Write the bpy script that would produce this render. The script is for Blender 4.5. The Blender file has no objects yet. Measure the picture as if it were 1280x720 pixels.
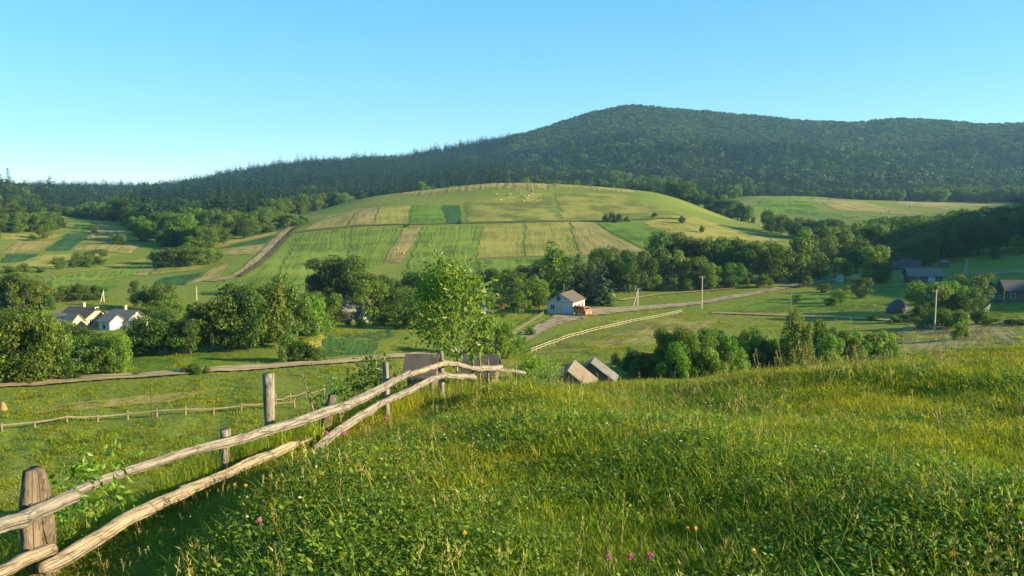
import bpy, math, random
import numpy as np
from mathutils import Vector, Matrix

# ------------------------------------------------------------------ camera, sky, sun, exposure
R = math.radians
F, CX, CY, HOR = 1065.0, 640.0, 360.0, 250.0          # focal length and centre in pixels of a 1280 x 720 frame
PITCH = math.atan((CY - HOR) / F)
SUN_AZ, SUN_EL = R(102), R(16.5)                       # azimuth clockwise from +Y (the view direction)

scene = bpy.context.scene
C = scene.collection
cam_d = bpy.data.cameras.new('camera')
cam = bpy.data.objects.new('camera', cam_d)
C.objects.link(cam)
cam.location = (0, 0, 0)
cam.rotation_euler = (math.pi / 2 - PITCH, 0, 0)
cam_d.sensor_width = 36.0
cam_d.lens = 36.0 * F / 1280.0
cam_d.clip_start = 0.05
cam_d.clip_end = 20000
scene.camera = cam

world = bpy.data.worlds.new('World')
scene.world = world
world.use_nodes = True
wn = world.node_tree
sky = wn.nodes.new('ShaderNodeTexSky')
sky.sky_type = 'NISHITA'
sky.sun_disc = False
sky.sun_elevation = SUN_EL
sky.sun_rotation = SUN_AZ
sky.altitude = 1500
sky.air_density = 0.7
sky.dust_density = 0.05
sky.ozone_density = 2.2
bg = [n for n in wn.nodes if n.type == 'BACKGROUND'][0]
bg.inputs['Strength'].default_value = 0.15
hsv = wn.nodes.new('ShaderNodeHueSaturation')
hsv.inputs['Hue'].default_value = 0.48
hsv.inputs['Saturation'].default_value = 1.6
gam = wn.nodes.new('ShaderNodeGamma')               # soft film-like shoulder for the whole sky
gam.inputs['Gamma'].default_value = 0.57
wn.links.new(sky.outputs[0], gam.inputs['Color'])
wn.links.new(gam.outputs[0], hsv.inputs['Color'])
wn.links.new(hsv.outputs[0], bg.inputs[0])

sun_d = bpy.data.lights.new('sun', 'SUN')
sun_d.energy = 5.0
sun_d.angle = R(0.6)
sun_d.color = (1.0, 0.81, 0.49)
sun = bpy.data.objects.new('sun', sun_d)
C.objects.link(sun)
SD = Vector((math.sin(SUN_AZ) * math.cos(SUN_EL), math.cos(SUN_AZ) * math.cos(SUN_EL), math.sin(SUN_EL)))
sun.rotation_euler = SD.to_track_quat('Z', 'Y').to_euler()

vs = scene.view_settings
vs.view_transform = 'Standard'
vs.look = 'None'
vs.exposure = 1.66
vs.gamma = 1.0
vs.use_curve_mapping = False
scene.cycles.use_denoising = True
scene.cycles.max_bounces = 8
scene.cycles.diffuse_bounces = 3
scene.cycles.transmission_bounces = 4
scene.cycles.volume_bounces = 1
scene.cycles.transparent_max_bounces = 8

rng = np.random.default_rng(7)
random.seed(7)

# ------------------------------------------------------------------ terrain function
def ray(px, py):
    """direction of the view ray through a pixel, in world axes"""
    a, b = (px - CX) / F, (CY - py) / F
    c, s = math.cos(PITCH), math.sin(PITCH)
    return np.array([a, c + b * s, -s + b * c])

def zrow(px, py, r):
    d = ray(px, py)
    return d[2] / math.hypot(d[0], d[1]) * r

def azi(px):
    d = ray(px, 350)
    return math.atan2(d[0], d[1])

# each column: azimuth and (range, height) pairs; ('y', row) heights are read off the skyline profile
def col(px, pts):
    out = []
    for r, v in pts:
        out.append((r, v if v < 100 else zrow(px, v, r)))
    return (azi(px), out)

NEARL = [(55, -19.5), (65, -20.0)]
COLS = [
 (R(-180), [(1.5, -1.55), (10, -.5), (30, 2), (100, 9), (300, 20), (1000, 40), (6000, 60)]),
 (R(-135), [(1.5, -1.6), (10, -1.8), (30, -3), (100, -5), (300, -5), (1000, 10), (6000, 60)]),
 (R(-90), [(1.5, -1.65), (3, -2), (5, -2.8), (10, -5), (20, -9), (40, -15), (60, -19), (100, -20), (300, -20), (600, -10), (1000, 20), (6000, 60)]),
 (R(-60), [(1.5, -1.62), (3, -1.95), (4.5, -2.4), (8, -4.3), (15, -8), (25, -12), (40, -16.5), (60, -19.5), (110, -20), (200, -23), (400, -18), (700, 10), (1500, 30), (6000, 60)]),
 (R(-42), [(1.5, -1.62), (15, -8), (25, -12), (40, -16.5), (55, -19.5), (110, -20), (200, -24), (350, -20), (600, 2), (1000, 8), (1600, 12), (6000, 30)]),
 col(0, [(1.5, -1.62), (15, -9), (25, -14.2), (40, -18.4)] + NEARL + [(110, -20), (150, -23), (190, -24.3), (300, 345), (340, 332), (380, 320), (480, 292), (560, 272), (650, 256), (800, 252), (1600, 245), (2600, 245), (4500, 258)]),
 col(160, [(1.5, -1.62), (16, -8.6), (25, -13.5), (40, -18)] + NEARL + [(110, -20.3), (150, -23), (190, -24.4), (300, 346), (330, 337), (430, 302), (500, 287), (560, 277), (700, 281), (900, 276), (1100, 262), (1400, 250), (1750, 243), (2600, 252), (4500, 262)]),
 col(320, [(1.5, -1.62), (17, -7.2), (26, -11), (40, -16)] + NEARL + [(110, -20.6), (150, -22.5), (190, -24), (215, 378), (280, 346), (310, 332), (350, 320), (420, 300), (480, 286), (540, 276), (700, 274), (900, 262), (1200, 242), (1500, 229), (1750, 222), (2600, 246), (4500, 262)]),
 col(480, [(1.5, -1.62), (18, -5.4), (26, -7.6), (40, -11), (55, -16), (65, -19.2)] + [(115, -21), (150, -22.7), (170, -23.8), (220, -25.2), (290, 345), (320, 330), (365, 310), (420, 289), (480, 268), (520, 257), (560, 248), (590, 244), (650, 250), (800, 258), (1000, 244), (1300, 225), (1700, 203), (2600, 240), (4500, 262)]),
 col(640, [(1.5, -1.62), (18, -4.7), (22, -5.9), (30, -7.5), (40, -9.6), (55, -13.2), (75, -17.9), (100, -21), (170, 401), (205, 381), (222, 371), (265, 350), (300, 335), (350, 315), (400, 295), (455, 275), (510, 254), (550, 239), (590, 228), (640, 232), (760, 252), (900, 236), (1200, 218), (1500, 202), (1850, 182), (2300, 188), (4500, 262)]),
 col(800, [(1.5, -1.6), (18, -4.3), (22, -5.6), (30, -8), (45, -11.8), (65, -16), (85, -18.8), (110, -21), (140, -23), (185, 395), (215, 376), (245, 361), (280, 346), (310, 331), (370, 305), (430, 285), (490, 265), (540, 250), (575, 240), (605, 237), (650, 243), (760, 258), (900, 246), (1200, 213), (1400, 182), (1520, 169), (1700, 174), (1850, 156), (2050, 139), (2600, 165), (4500, 262)]),
 col(960, [(1.5, -1.58), (20, -3.95), (25, -5.4), (35, -9), (50, -13), (70, -16.5), (90, -19), (120, -21.5), (160, -24), (180, 400), (210, 380), (235, 366), (255, 355), (275, 346), (320, 330), (400, 305), (470, 290), (520, 281), (560, 285), (640, 276), (700, 262), (760, 250), (810, 243), (860, 248), (950, 248), (1200, 224), (1400, 196), (1520, 186), (1700, 186), (1850, 170), (2050, 154), (2600, 178), (4500, 262)]),
 col(1120, [(1.5, -1.55), (24, -4.2), (30, -6.0), (40, -9.5), (55, -13), (75, -16.5), (95, -19), (120, -20.5), (150, 420), (180, 400), (210, 380), (245, 360), (285, 345), (320, 335), (420, 312), (520, 288), (600, 278), (680, 268), (780, 258), (850, 251), (900, 254), (1000, 248), (1250, 226), (1500, 196), (1800, 172), (2050, 157), (2600, 182), (4500, 262)]),
 col(1280, [(1.5, -1.5), (27, -4.1), (34, -6.4), (45, -9.5), (60, -13), (80, -16.5), (100, -18.5), (140, 421), (175, 400), (205, 381), (220, 371), (260, 351), (300, 336), (370, 312), (430, 292), (500, 276), (600, 264), (750, 262), (1000, 252), (1250, 231), (1500, 200), (1800, 175), (2050, 160), (2600, 186), (4500, 262)]),
 (R(37), [(1.5, -1.5), (27, -3.7), (45, -8.5), (100, -16), (180, -18), (250, -12), (300, -5), (400, 6), (500, 12), (700, 14), (1000, 12), (1500, 70), (2000, 150), (6000, 100)]),
 (R(45), [(1.5, -1.5), (10, -1.8), (27, -3.5), (60, -9), (100, -13), (180, -10), (250, 0), (300, 16), (400, 30), (500, 36), (1000, 45), (2000, 120), (6000, 100)]),
 (R(60), [(1.5, -1.45), (10, -1.5), (27, -2.5), (60, -6), (100, -8), (180, -2), (300, 22), (500, 34), (1000, 40), (2000, 60), (6000, 80)]),
 (R(90), [(1.5, -1.4), (10, -.7), (30, 0), (100, 4), (300, 10), (1000, 30), (6000, 60)]),
 (R(135), [(1.5, -1.45), (10, 0), (30, 3), (100, 12), (300, 30), (1000, 60), (6000, 60)]),
 (R(180), [(1.5, -1.55), (10, -.5), (30, 2), (100, 9), (300, 20), (1000, 40), (6000, 60)]),
]

def pchip(x, y, xq):
    x, y = np.asarray(x, float), np.asarray(y, float)
    h = np.diff(x); d = np.diff(y, axis=0).T / h; d = d.T
    n = len(x)
    m = np.zeros_like(y)
    for i in range(1, n - 1):
        w1, w2 = 2 * h[i] + h[i - 1], h[i] + 2 * h[i - 1]
        a, b = d[i - 1], d[i]
        with np.errstate(divide='ignore', invalid='ignore'):
            mm = (w1 + w2) / (w1 / a + w2 / b)
        m[i] = np.where(a * b > 0, mm, 0)
    m[0], m[-1] = d[0], d[-1]
    k = np.clip(np.searchsorted(x, xq) - 1, 0, n - 2)
    t = (xq - x[k]) / h[k]
    t = np.clip(t, 0, 1)
    sh = (len(xq),) + (1,) * (y.ndim - 1)
    t = t.reshape(sh); hk = h[k].reshape(sh)
    return ((1 + 2 * t) * (1 - t) ** 2) * y[k] + (t * (1 - t) ** 2) * hk * m[k] + (t * t * (3 - 2 * t)) * y[k + 1] + (t * t * (t - 1)) * hk * m[k + 1]

LR0, LR1, NR, NT = math.log(1.5), math.log(6000), 460, 1440
_lr = np.linspace(LR0, LR1, NR)
_cols = []
for az, pts in COLS:
    rr = [math.log(p[0]) for p in pts]; zz = [p[1] for p in pts]
    if pts[-1][0] < 6000:
        rr.append(math.log(6000)); zz.append(zz[-1])
    _cols.append(pchip(rr, zz, _lr))
_az = np.array([c[0] for c in COLS])
_th = np.linspace(-math.pi, math.pi, NT + 1)
TAB = pchip(_az, np.array(_cols), _th)               # (NT+1, NR)
def _blur(T, n, axis):
    for _ in range(n):
        P = np.concatenate([np.take(T, [0], axis), T, np.take(T, [-1], axis)], axis)
        s = [slice(None)] * 2
        a, b, c = list(s), list(s), list(s)
        a[axis], b[axis], c[axis] = slice(0, -2), slice(1, -1), slice(2, None)
        T = .25 * P[tuple(a)] + .5 * P[tuple(b)] + .25 * P[tuple(c)]
    return T
TAB = _blur(_blur(TAB, 10, 0), 3, 1)

_k = rng.normal(size=(40, 2)); _ph = rng.uniform(0, 6.28, 40)
def noise2(x, y, scale, seed=0, n=8):
    """smooth sum-of-sines noise, about -1..1"""
    v = 0
    for i in range(n):
        j = (i + seed * 5) % 40
        v = v + np.sin(_k[j, 0] * x / scale * 2.6 + _k[j, 1] * y / scale * 2.6 + _ph[j] + seed)
    return v / n * 1.9

# fence line on the brow of the hill (ground line under the rails)
FENCE = np.array([(-2.3, .2), (-2.3, 2.2), (-2.3, 3.8), (-2.26, 4.8), (-1.95, 6.0), (-1.62, 7.2), (-1.36, 9.0), (-.98, 11.5), (0, 14.1), (2.2, 18), (7, 25)])
def fence_side(x, y):
    """signed distance to the fence line, positive to the left of it"""
    best = np.full(np.shape(x), 1e9); sgn = np.ones(np.shape(x))
    for (ax, ay), (bx, by) in zip(FENCE[:-1], FENCE[1:]):
        dx, dy = bx - ax, by - ay
        t = np.clip(((x - ax) * dx + (y - ay) * dy) / (dx * dx + dy * dy), 0, 1)
        ex, ey = x - ax - t * dx, y - ay - t * dy
        d = np.hypot(ex, ey)
        s = dx * ey - dy * ex
        upd = d < best
        best = np.where(upd, d, best); sgn = np.where(upd, np.sign(s), sgn)
    return best * sgn

_nb_y = np.array([-8, 0, 1.5, 3.7, 6, 10, 15, 18, 24, 40.])
_nb_z = np.array([-1.2, -1.58, -1.61, -1.64, -1.88, -2.48, -3.35, -4.1, -5.5, -9.0])
def near_base(x, y):
    z = np.interp(y, _nb_y, _nb_z)
    return z + np.where(x > 0, .052 * x, .09 * x) - .0007 * np.clip(x, 0, 30) ** 2

def sstep(a, b, v):
    t = np.clip((v - a) / (b - a), 0, 1)
    return t * t * (3 - 2 * t)

def H(x, y, bumps=True):
    x = np.asarray(x, float); y = np.asarray(y, float)
    r = np.maximum(np.hypot(x, y), 1e-6)
    th = np.arctan2(x, y)
    fi = np.clip((np.log(np.maximum(r, 1.5)) - LR0) / (LR1 - LR0) * (NR - 1), 0, NR - 1.001)
    fj = np.clip((th + math.pi) / (2 * math.pi) * NT, 0, NT - .001)
    i, j = fi.astype(int), fj.astype(int)
    a, b = fi - i, fj - j
    z = (TAB[j, i] * (1 - a) + TAB[j, i + 1] * a) * (1 - b) + (TAB[j + 1, i] * (1 - a) + TAB[j + 1, i + 1] * a) * b
    s = fence_side(np.where(r < 60, x, 0), np.where(r < 60, y, 0))
    drop = np.where(s > 0, .5 * np.maximum(s - .25, 0) ** 1.06 + .05 * sstep(0, 1, s), 0)
    zn = near_base(x, y) - drop
    w = 1 - sstep(13, 26, r)
    z = z * (1 - w) + zn * w
    if bumps:
        z = z + 2.2 * np.exp(-((x + 33) / 10) ** 2 - ((y - 124) / 6) ** 2)
        z = z + .065 * noise2(x, y, 1.9, 1) * sstep(.5, 2, r) * (1 - sstep(60, 120, r))
        z = z + .15 * noise2(x, y, 5.5, 2) * sstep(4, 9, r) * (1 - sstep(80, 200, r)) * sstep(.5, 3, np.abs(s) + 3 * sstep(18, 25, r))
        z = z + .5 * noise2(x, y, 45, 3) * sstep(250, 450, r)
        z = z + 11 * noise2(x, y, 240, 4) * sstep(800, 1500, r) + 3.5 * noise2(x, y, 90, 5) * sstep(700, 1200, r)
    return z
def Hs(x, y): return float(H(np.array([x]), np.array([y]))[0])

_RS = np.exp(np.linspace(math.log(1.6), math.log(5000), 3000))
def hit(px, py, rmin=60.0, rmax=5000):
    """point where the view ray through a pixel first meets the terrain beyond rmin"""
    d = ray(px, py); d = d / math.hypot(d[0], d[1])
    rs = _RS[(_RS >= rmin) & (_RS < rmax)]
    below = (d[2] * rs) < H(d[0] * rs, d[1] * rs)
    k = int(np.argmax(below)) if below.any() else len(rs) - 1
    r = rs[k]
    x, y = d[0] * r, d[1] * r
    return x, y, Hs(x, y)
def at(px, py, Y):
    d = ray(px, py)
    return d * (Y / d[1])
def mpp(x, y): return y / F                            # metres per pixel at a depth

# ------------------------------------------------------------------ helpers
def setmesh(me, V, faces_idx, sizes, uv=None, smooth=False):
    V = np.asarray(V, np.float32); faces_idx = np.asarray(faces_idx, np.int32).ravel(); sizes = np.asarray(sizes, np.int32)
    me.vertices.add(len(V)); me.vertices.foreach_set('co', V.ravel())
    me.loops.add(len(faces_idx)); me.loops.foreach_set('vertex_index', faces_idx)
    me.polygons.add(len(sizes))
    st = np.concatenate([[0], np.cumsum(sizes)[:-1]]).astype(np.int32)
    me.polygons.foreach_set('loop_start', st)
    me.polygons.foreach_set('use_smooth', np.full(len(sizes), bool(smooth)))
    if uv is not None:
        l = me.uv_layers.new(name='UVMap')
        l.data.foreach_set('uv', np.asarray(uv, np.float32)[faces_idx].ravel())
    me.update(calc_edges=True)
    return me

class MB:
    """collects vertices and faces of one mesh"""
    def __init__(self): self.v = []; self.f = []; self.uv = []
    def add(self, V, Fs, uv=None):
        o = len(self.v)
        self.v += [tuple(p) for p in V]
        self.f += [tuple(i + o for i in f) for f in Fs]
        self.uv += list(uv) if uv is not None else [(p[0], p[1]) for p in V]
    def box(self, c, s, rot=None, taper=1.0):
        x, y, z = s[0] / 2, s[1] / 2, s[2] / 2
        P = [(-x, -y, -z), (x, -y, -z), (x, y, -z), (-x, y, -z), (-x * taper, -y * taper, z), (x * taper, -y * taper, z), (x * taper, y * taper, z), (-x * taper, y * taper, z)]
        if rot is not None: P = [rot @ Vector(p) for p in P]
        self.add([(p[0] + c[0], p[1] + c[1], p[2] + c[2]) for p in P], [(3, 2, 1, 0), (4, 5, 6, 7), (0, 1, 5, 4), (1, 2, 6, 5), (2, 3, 7, 6), (3, 0, 4, 7)])
    def tube(self, pts, rad, n=8, rough=0.0, seed=0, flat=0.0, cap=True, crack=0.0):
        pts = [Vector(p) for p in pts]
        m = len(pts); rg = random.Random(seed)
        if not hasattr(rad, '__len__'): rad = [rad] * m
        ph = [rg.uniform(0, 6.28) for _ in range(6)]
        base = len(self.v); up = None; L = 0
        V = []; U = []
        for i, p in enumerate(pts):
            t = (pts[min(i + 1, m - 1)] - pts[max(i - 1, 0)]).normalized()
            if up is None:
                a = Vector((0, 0, 1)) if abs(t.z) < .9 else Vector((1, 0, 0))
                up = (a - t * a.dot(t)).normalized()
            else: up = (up - t * up.dot(t)).normalized()
            sd = t.cross(up)
            if i: L += (p - pts[i - 1]).length
            for k in range(n):
                an = 6.2832 * k / n
                q = rad[i]
                if rough:
                    q *= 1 + rough * (math.sin(an * 2 + ph[0] + L * .6) * .8 + math.sin(an * 3 + ph[1] - L * 1.1) * .55 + math.sin(an * 5 + ph[2] + L * 2) * .4 + math.sin(L * 17 + ph[3] + an * 2) * .14 + rg.uniform(-.4, .4))
                if crack:
                    for j, (c0, wv) in enumerate(((ph[4], .35), (ph[5] + 2.2, .5), (ph[0] + 4.0, .3))):
                        dlt = (an - c0 - wv * math.sin(L * (1.7 + j) + ph[j]) + 9.4248) % 6.2832 - 3.1416
                        dep = max(0.0, math.sin(L * (2.3 + .7 * j) + ph[(j + 3) % 6]) + .35)
                        if abs(dlt) < 3.6 / n: q *= 1 - crack * dep
                c, s = math.cos(an), math.sin(an)
                if flat: s = max(s, -1 + flat)
                V.append(p + (sd * c + up * s) * q); U.append((k / n, L))
        Fs = []
        for i in range(m - 1):
            for k in range(n):
                k2 = (k + 1) % n
                Fs.append((i * n + k, i * n + k2, (i + 1) * n + k2, (i + 1) * n + k))
        if cap:
            Fs.append(tuple(range(n - 1, -1, -1))); Fs.append(tuple((m - 1) * n + k for k in range(n)))
        self.add(V, Fs, U)
    def mesh(self, name, mat=None, smooth=False):
        me = bpy.data.meshes.new(name)
        setmesh(me, np.array(self.v), [i for f in self.f for i in f], [len(f) for f in self.f], np.array(self.uv), smooth)
        if mat: me.materials.append(mat)
        return me
    def build(self, name, mat, parent=None, smooth=False, loc=None, rotz=0):
        return link(name, self.mesh(name, mat, smooth), parent, loc, rotz)

def link(name, me, parent=None, loc=None, rotz=0):
    o = bpy.data.objects.new(name, me); C.objects.link(o)
    if loc is not None: o.location = loc
    if rotz: o.rotation_euler = (0, 0, rotz)
    if parent: o.parent = parent
    return o
def tag(o, label, cat, group=None):
    o['label'] = label; o['category'] = cat
    if group: o['group'] = group
    return o
def thing(name, label, cat, loc=(0, 0, 0), rotz=0, group=None):
    o = bpy.data.objects.new(name, None); C.objects.link(o)
    o.empty_display_size = .2
    o.location = loc; o.rotation_euler = (0, 0, rotz)
    return tag(o, label, cat, group)
def kind(o, k): o['kind'] = k; return o
def copy_tree(o, parent=None):
    c = o.copy(); C.objects.link(c); c.parent = parent
    for ch in o.children:
        if ch != c: copy_tree(ch, c)
    return c

# ------------------------------------------------------------------ materials
def newmat(name):
    m = bpy.data.materials.new(name); m.use_nodes = True
    nt = m.node_tree; nt.nodes.clear()
    out = nt.nodes.new('ShaderNodeOutputMaterial')
    return m, nt, out
def N(nt, t, **kw):
    n = nt.nodes.new(t)
    for k, v in kw.items():
        if hasattr(n, k): setattr(n, k, v)
        else: n.inputs[k.replace('_', ' ')].default_value = v
    return n
def rgba(c): return (c[0], c[1], c[2], 1)
def noise_node(nt, vec, scale, detail=4, rough=.6):
    n = N(nt, 'ShaderNodeTexNoise'); n.inputs['Scale'].default_value = scale
    n.inputs['Detail'].default_value = detail; n.inputs['Roughness'].default_value = rough
    if vec is not None: nt.links.new(vec, n.inputs['Vector'])
    return n.outputs[0]
def ramp(nt, fac, stops):
    n = N(nt, 'ShaderNodeValToRGB'); nt.links.new(fac, n.inputs[0])
    e = n.color_ramp.elements
    while len(e) < len(stops): e.new(.5)
    for s, (p, c) in zip(e, stops): s.position = p; s.color = rgba(c)
    return n.outputs[0]
def mixc(nt, fac, a, b, typ='MIX'):
    n = N(nt, 'ShaderNodeMix', data_type='RGBA', blend_type=typ)
    for v, i in ((fac, 0), (a, 6), (b, 7)):
        if isinstance(v, (int, float)): n.inputs[i].default_value = v
        elif isinstance(v, tuple): n.inputs[i].default_value = rgba(v)
        else: nt.links.new(v, n.inputs[i])
    return n.outputs[2]
def bump(nt, h, strength, dist):
    n = N(nt, 'ShaderNodeBump'); n.inputs['Strength'].default_value = strength; n.inputs['Distance'].default_value = dist
    nt.links.new(h, n.inputs['Height'])
    return n.outputs[0]
def geo_pos(nt): return N(nt, 'ShaderNodeNewGeometry').outputs['Position']
def objco(nt): return N(nt, 'ShaderNodeTexCoord').outputs['Object']

def simple(name, c, rough=.8, var=.25, scale=3.0, c2=None, spec=.3, bmp=0.0, metal=0.0):
    m, nt, out = newmat(name)
    p = N(nt, 'ShaderNodeBsdfPrincipled'); p.inputs['Roughness'].default_value = rough
    p.inputs['Specular IOR Level'].default_value = spec; p.inputs['Metallic'].default_value = metal
    co = objco(nt)
    nz = noise_node(nt, co, scale, 5)
    c2 = c2 or tuple(v * (1 - var) for v in c)
    nt.links.new(ramp(nt, nz, [(.3, c2), (.7, c)]), p.inputs['Base Color'])
    if bmp: nt.links.new(bump(nt, noise_node(nt, co, scale * 6, 4), .6, bmp), p.inputs['Normal'])
    nt.links.new(p.outputs[0], out.inputs[0])
    return m

def leafmat(name, c_lo, c_hi, trans=.3, tcol=(.25, .34, .04), rough=.55, spec=.25, use_color=True, patch=None, vr=(.72, 1.28)):
    m, nt, out = newmat(name)
    oi = N(nt, 'ShaderNodeObjectInfo')
    g = N(nt, 'ShaderNodeNewGeometry')
    col = ramp(nt, g.outputs['Random Per Island'], [(0, c_lo), (1, c_hi)])
    hs = N(nt, 'ShaderNodeHueSaturation')
    mr = N(nt, 'ShaderNodeMapRange'); nt.links.new(oi.outputs['Random'], mr.inputs[0])
    mr.inputs[3].default_value = vr[0]; mr.inputs[4].default_value = vr[1]
    nt.links.new(mr.outputs[0], hs.inputs['Value'])
    mh = N(nt, 'ShaderNodeMapRange'); nt.links.new(oi.outputs['Random'], mh.inputs[0])
    ml = N(nt, 'ShaderNodeMath', operation='PINGPONG'); ml.inputs[1].default_value = .31
    nt.links.new(oi.outputs['Random'], ml.inputs[0]); nt.links.new(ml.outputs[0], mh.inputs[0])
    mh.inputs[2].default_value = .31; mh.inputs[3].default_value = .48; mh.inputs[4].default_value = .515
    nt.links.new(mh.outputs[0], hs.inputs['Hue'])
    nt.links.new(col, hs.inputs['Color'])
    c = hs.outputs[0]
    if use_color: c = mixc(nt, 1.0, c, oi.outputs['Color'], 'MULTIPLY')
    if patch:
        nz = noise_node(nt, oi.outputs['Location'], patch[0], 3)
        c = mixc(nt, ramp(nt, nz, [(.42, (0, 0, 0)), (.62, (1, 1, 1))]), c, mixc(nt, 1.0, c, patch[1], 'MULTIPLY'))
    p = N(nt, 'ShaderNodeBsdfPrincipled'); p.inputs['Roughness'].default_value = rough
    p.inputs['Specular IOR Level'].default_value = spec
    nt.links.new(c, p.inputs['Base Color'])
    t = N(nt, 'ShaderNodeBsdfTranslucent')
    nt.links.new(mixc(nt, .5, c, mixc(nt, 1.0, c, tuple(min(v * 6, 2.2) for v in tcol), 'MULTIPLY')), t.inputs[0])
    mx = N(nt, 'ShaderNodeMixShader'); mx.inputs[0].default_value = trans
    nt.links.new(p.outputs[0], mx.inputs[1]); nt.links.new(t.outputs[0], mx.inputs[2])
    nt.links.new(mx.outputs[0], out.inputs[0])
    return m

M = {}
M['leaf'] = leafmat('leaf', (.055, .1, .012), (.125, .19, .026), trans=.35)
M['needle'] = leafmat('needle', (.018, .042, .018), (.04, .075, .028), trans=.12)
M['far_needle'] = leafmat('far_needle', (.009, .026, .012), (.021, .046, .019), trans=.06, vr=(.5, 1.7), patch=(.0045, (1.7, 1.6, 1.1)))
M['far_leaf'] = leafmat('far_leaf', (.02, .047, .011), (.045, .08, .017), trans=.15, vr=(.5, 1.7), patch=(.006, (1.5, 1.4, 1.0)))
M['grass'] = leafmat('grass', (.115, .175, .010), (.24, .29, .022), trans=.45, tcol=(.34, .4, .02), rough=.5, spec=.25, use_color=False, patch=(.35, (1.5, 1.15, .8)))
M['broad'] = leafmat('broad', (.08, .15, .012), (.16, .24, .025), trans=.3, rough=.5, spec=.2, use_color=False)
M['seed'] = leafmat('seed', (.24, .23, .06), (.42, .38, .12), trans=.35, tcol=(.3, .25, .1), use_color=False)
M['hero_leaf'] = leafmat('hero_leaf', (.065, .145, .012), (.145, .25, .024), trans=.4, rough=.42, spec=.4)
M['bark'] = simple('bark', (.11, .085, .06), c2=(.05, .04, .03), scale=9, bmp=.01)
M['pale_bark'] = simple('pale_bark', (.34, .27, .17), c2=(.16, .12, .08), scale=14, bmp=.004)
M['clover_pink'] = simple('clover_pink', (.55, .12, .3), scale=60)
M['clover_white'] = simple('clover_white', (.75, .72, .6), scale=60)
M['yellow_petal'] = simple('yellow_petal', (.8, .42, .02), scale=60)
M['stem'] = simple('stem', (.1, .17, .03), scale=30)

def groundmat():
    m, nt, out = newmat('ground')
    p = N(nt, 'ShaderNodeBsdfPrincipled'); p.inputs['Roughness'].default_value = .9; p.inputs['Specular IOR Level'].default_value = .1
    pos = geo_pos(nt)
    big = noise_node(nt, pos, .018, 5); mid = noise_node(nt, pos, .22, 5, .65); fine = noise_node(nt, pos, 2.4, 5, .7)
    c = ramp(nt, big, [(.36, (.13, .19, .02)), (.5, (.165, .215, .025)), (.64, (.22, .225, .04))])
    c = mixc(nt, ramp(nt, mid, [(.35, (0, 0, 0)), (.7, (.75, .75, .75))]), c, (.16, .175, .035))
    c = mixc(nt, ramp(nt, fine, [(.3, (.75, .75, .75)), (.55, (0, 0, 0))]), c, (.055, .10, .016))
    nt.links.new(c, p.inputs['Base Color'])
    h = mixc(nt, .5, fine, noise_node(nt, pos, .7, 4, .6))
    nt.links.new(bump(nt, h, 1.0, .35), p.inputs['Normal'])
    nt.links.new(p.outputs[0], out.inputs[0])
    return m
M['ground'] = groundmat()

def fieldmat(name, c1, c2, stripes=14, sfac=.4, fine=1.2, bd=.25, rotuv=True, road=False):
    m, nt, out = newmat(name)
    p = N(nt, 'ShaderNodeBsdfPrincipled'); p.inputs['Roughness'].default_value = .9; p.inputs['Specular IOR Level'].default_value = .1
    pos = geo_pos(nt)
    uv = N(nt, 'ShaderNodeUVMap').outputs[0]
    mp = N(nt, 'ShaderNodeMapping'); nt.links.new(uv, mp.inputs[0])
    mp.inputs['Scale'].default_value = (1.2, stripes * 1.4, 1) if rotuv and not road else (stripes, 1.2, 1)
    st = noise_node(nt, mp.outputs[0], 1.0, 5, .65)
    n1 = noise_node(nt, pos, .06, 5, .6); n2 = noise_node(nt, pos, fine, 5, .7)
    f = mixc(nt, min(sfac + .2, .8), n1, st)
    c = ramp(nt, f, [(.44, tuple(v * .72 for v in c1)), (.5, tuple((a + b_) / 2 for a, b_ in zip(c1, c2))), (.56, tuple(min(v * 1.1, 1) for v in c2))])
    c = mixc(nt, ramp(nt, n2, [(.3, (.5, .5, .5)), (.6, (0, 0, 0))]), c, tuple(v * .55 for v in c1))
    nt.links.new(c, p.inputs['Base Color'])
    h = mixc(nt, .5, n2, st)
    nt.links.new(bump(nt, h, 1.0, bd), p.inputs['Normal'])
    # ragged margins: the sheet thins out into the grass round it
    sp = N(nt, 'ShaderNodeSeparateXYZ'); nt.links.new(uv, sp.inputs[0])
    def mth(op, a, b_):
        n = N(nt, 'ShaderNodeMath', operation=op)
        for i_, v_ in enumerate((a, b_)):
            if isinstance(v_, (int, float)): n.inputs[i_].default_value = v_
            else: nt.links.new(v_, n.inputs[i_])
        return n.outputs[0]
    d = mth('MINIMUM', sp.outputs[0], mth('SUBTRACT', 1.0, sp.outputs[0]))
    if not road: d = mth('MINIMUM', d, mth('MINIMUM', sp.outputs[1], mth('SUBTRACT', 1.0, sp.outputs[1])))
    nr = noise_node(nt, pos, .5 if road else .22, 5, .75)
    th_ = mth('MULTIPLY', mth('SUBTRACT', nr, .38), .55 if road else .22)
    al = mth('GREATER_THAN', d, th_)
    tr = N(nt, 'ShaderNodeBsdfTransparent'); mx = N(nt, 'ShaderNodeMixShader')
    nt.links.new(al, mx.inputs[0]); nt.links.new(tr.outputs[0], mx.inputs[1]); nt.links.new(p.outputs[0], mx.inputs[2])
    nt.links.new(mx.outputs[0], out.inputs[0])
    return m
M['f_green'] = fieldmat('f_green', (.105, .18, .016), (.18, .235, .026))
M['f_lush'] = fieldmat('f_lush', (.085, .165, .014), (.125, .2, .02), stripes=6, sfac=.2)
M['f_yellow'] = fieldmat('f_yellow', (.2, .215, .035), (.3, .265, .06), stripes=22)
M['f_hay'] = fieldmat('f_hay', (.21, .20, .05), (.34, .27, .09), stripes=26, sfac=.6)
M['f_tan'] = fieldmat('f_tan', (.21, .17, .05), (.32, .26, .09), stripes=16)
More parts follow.
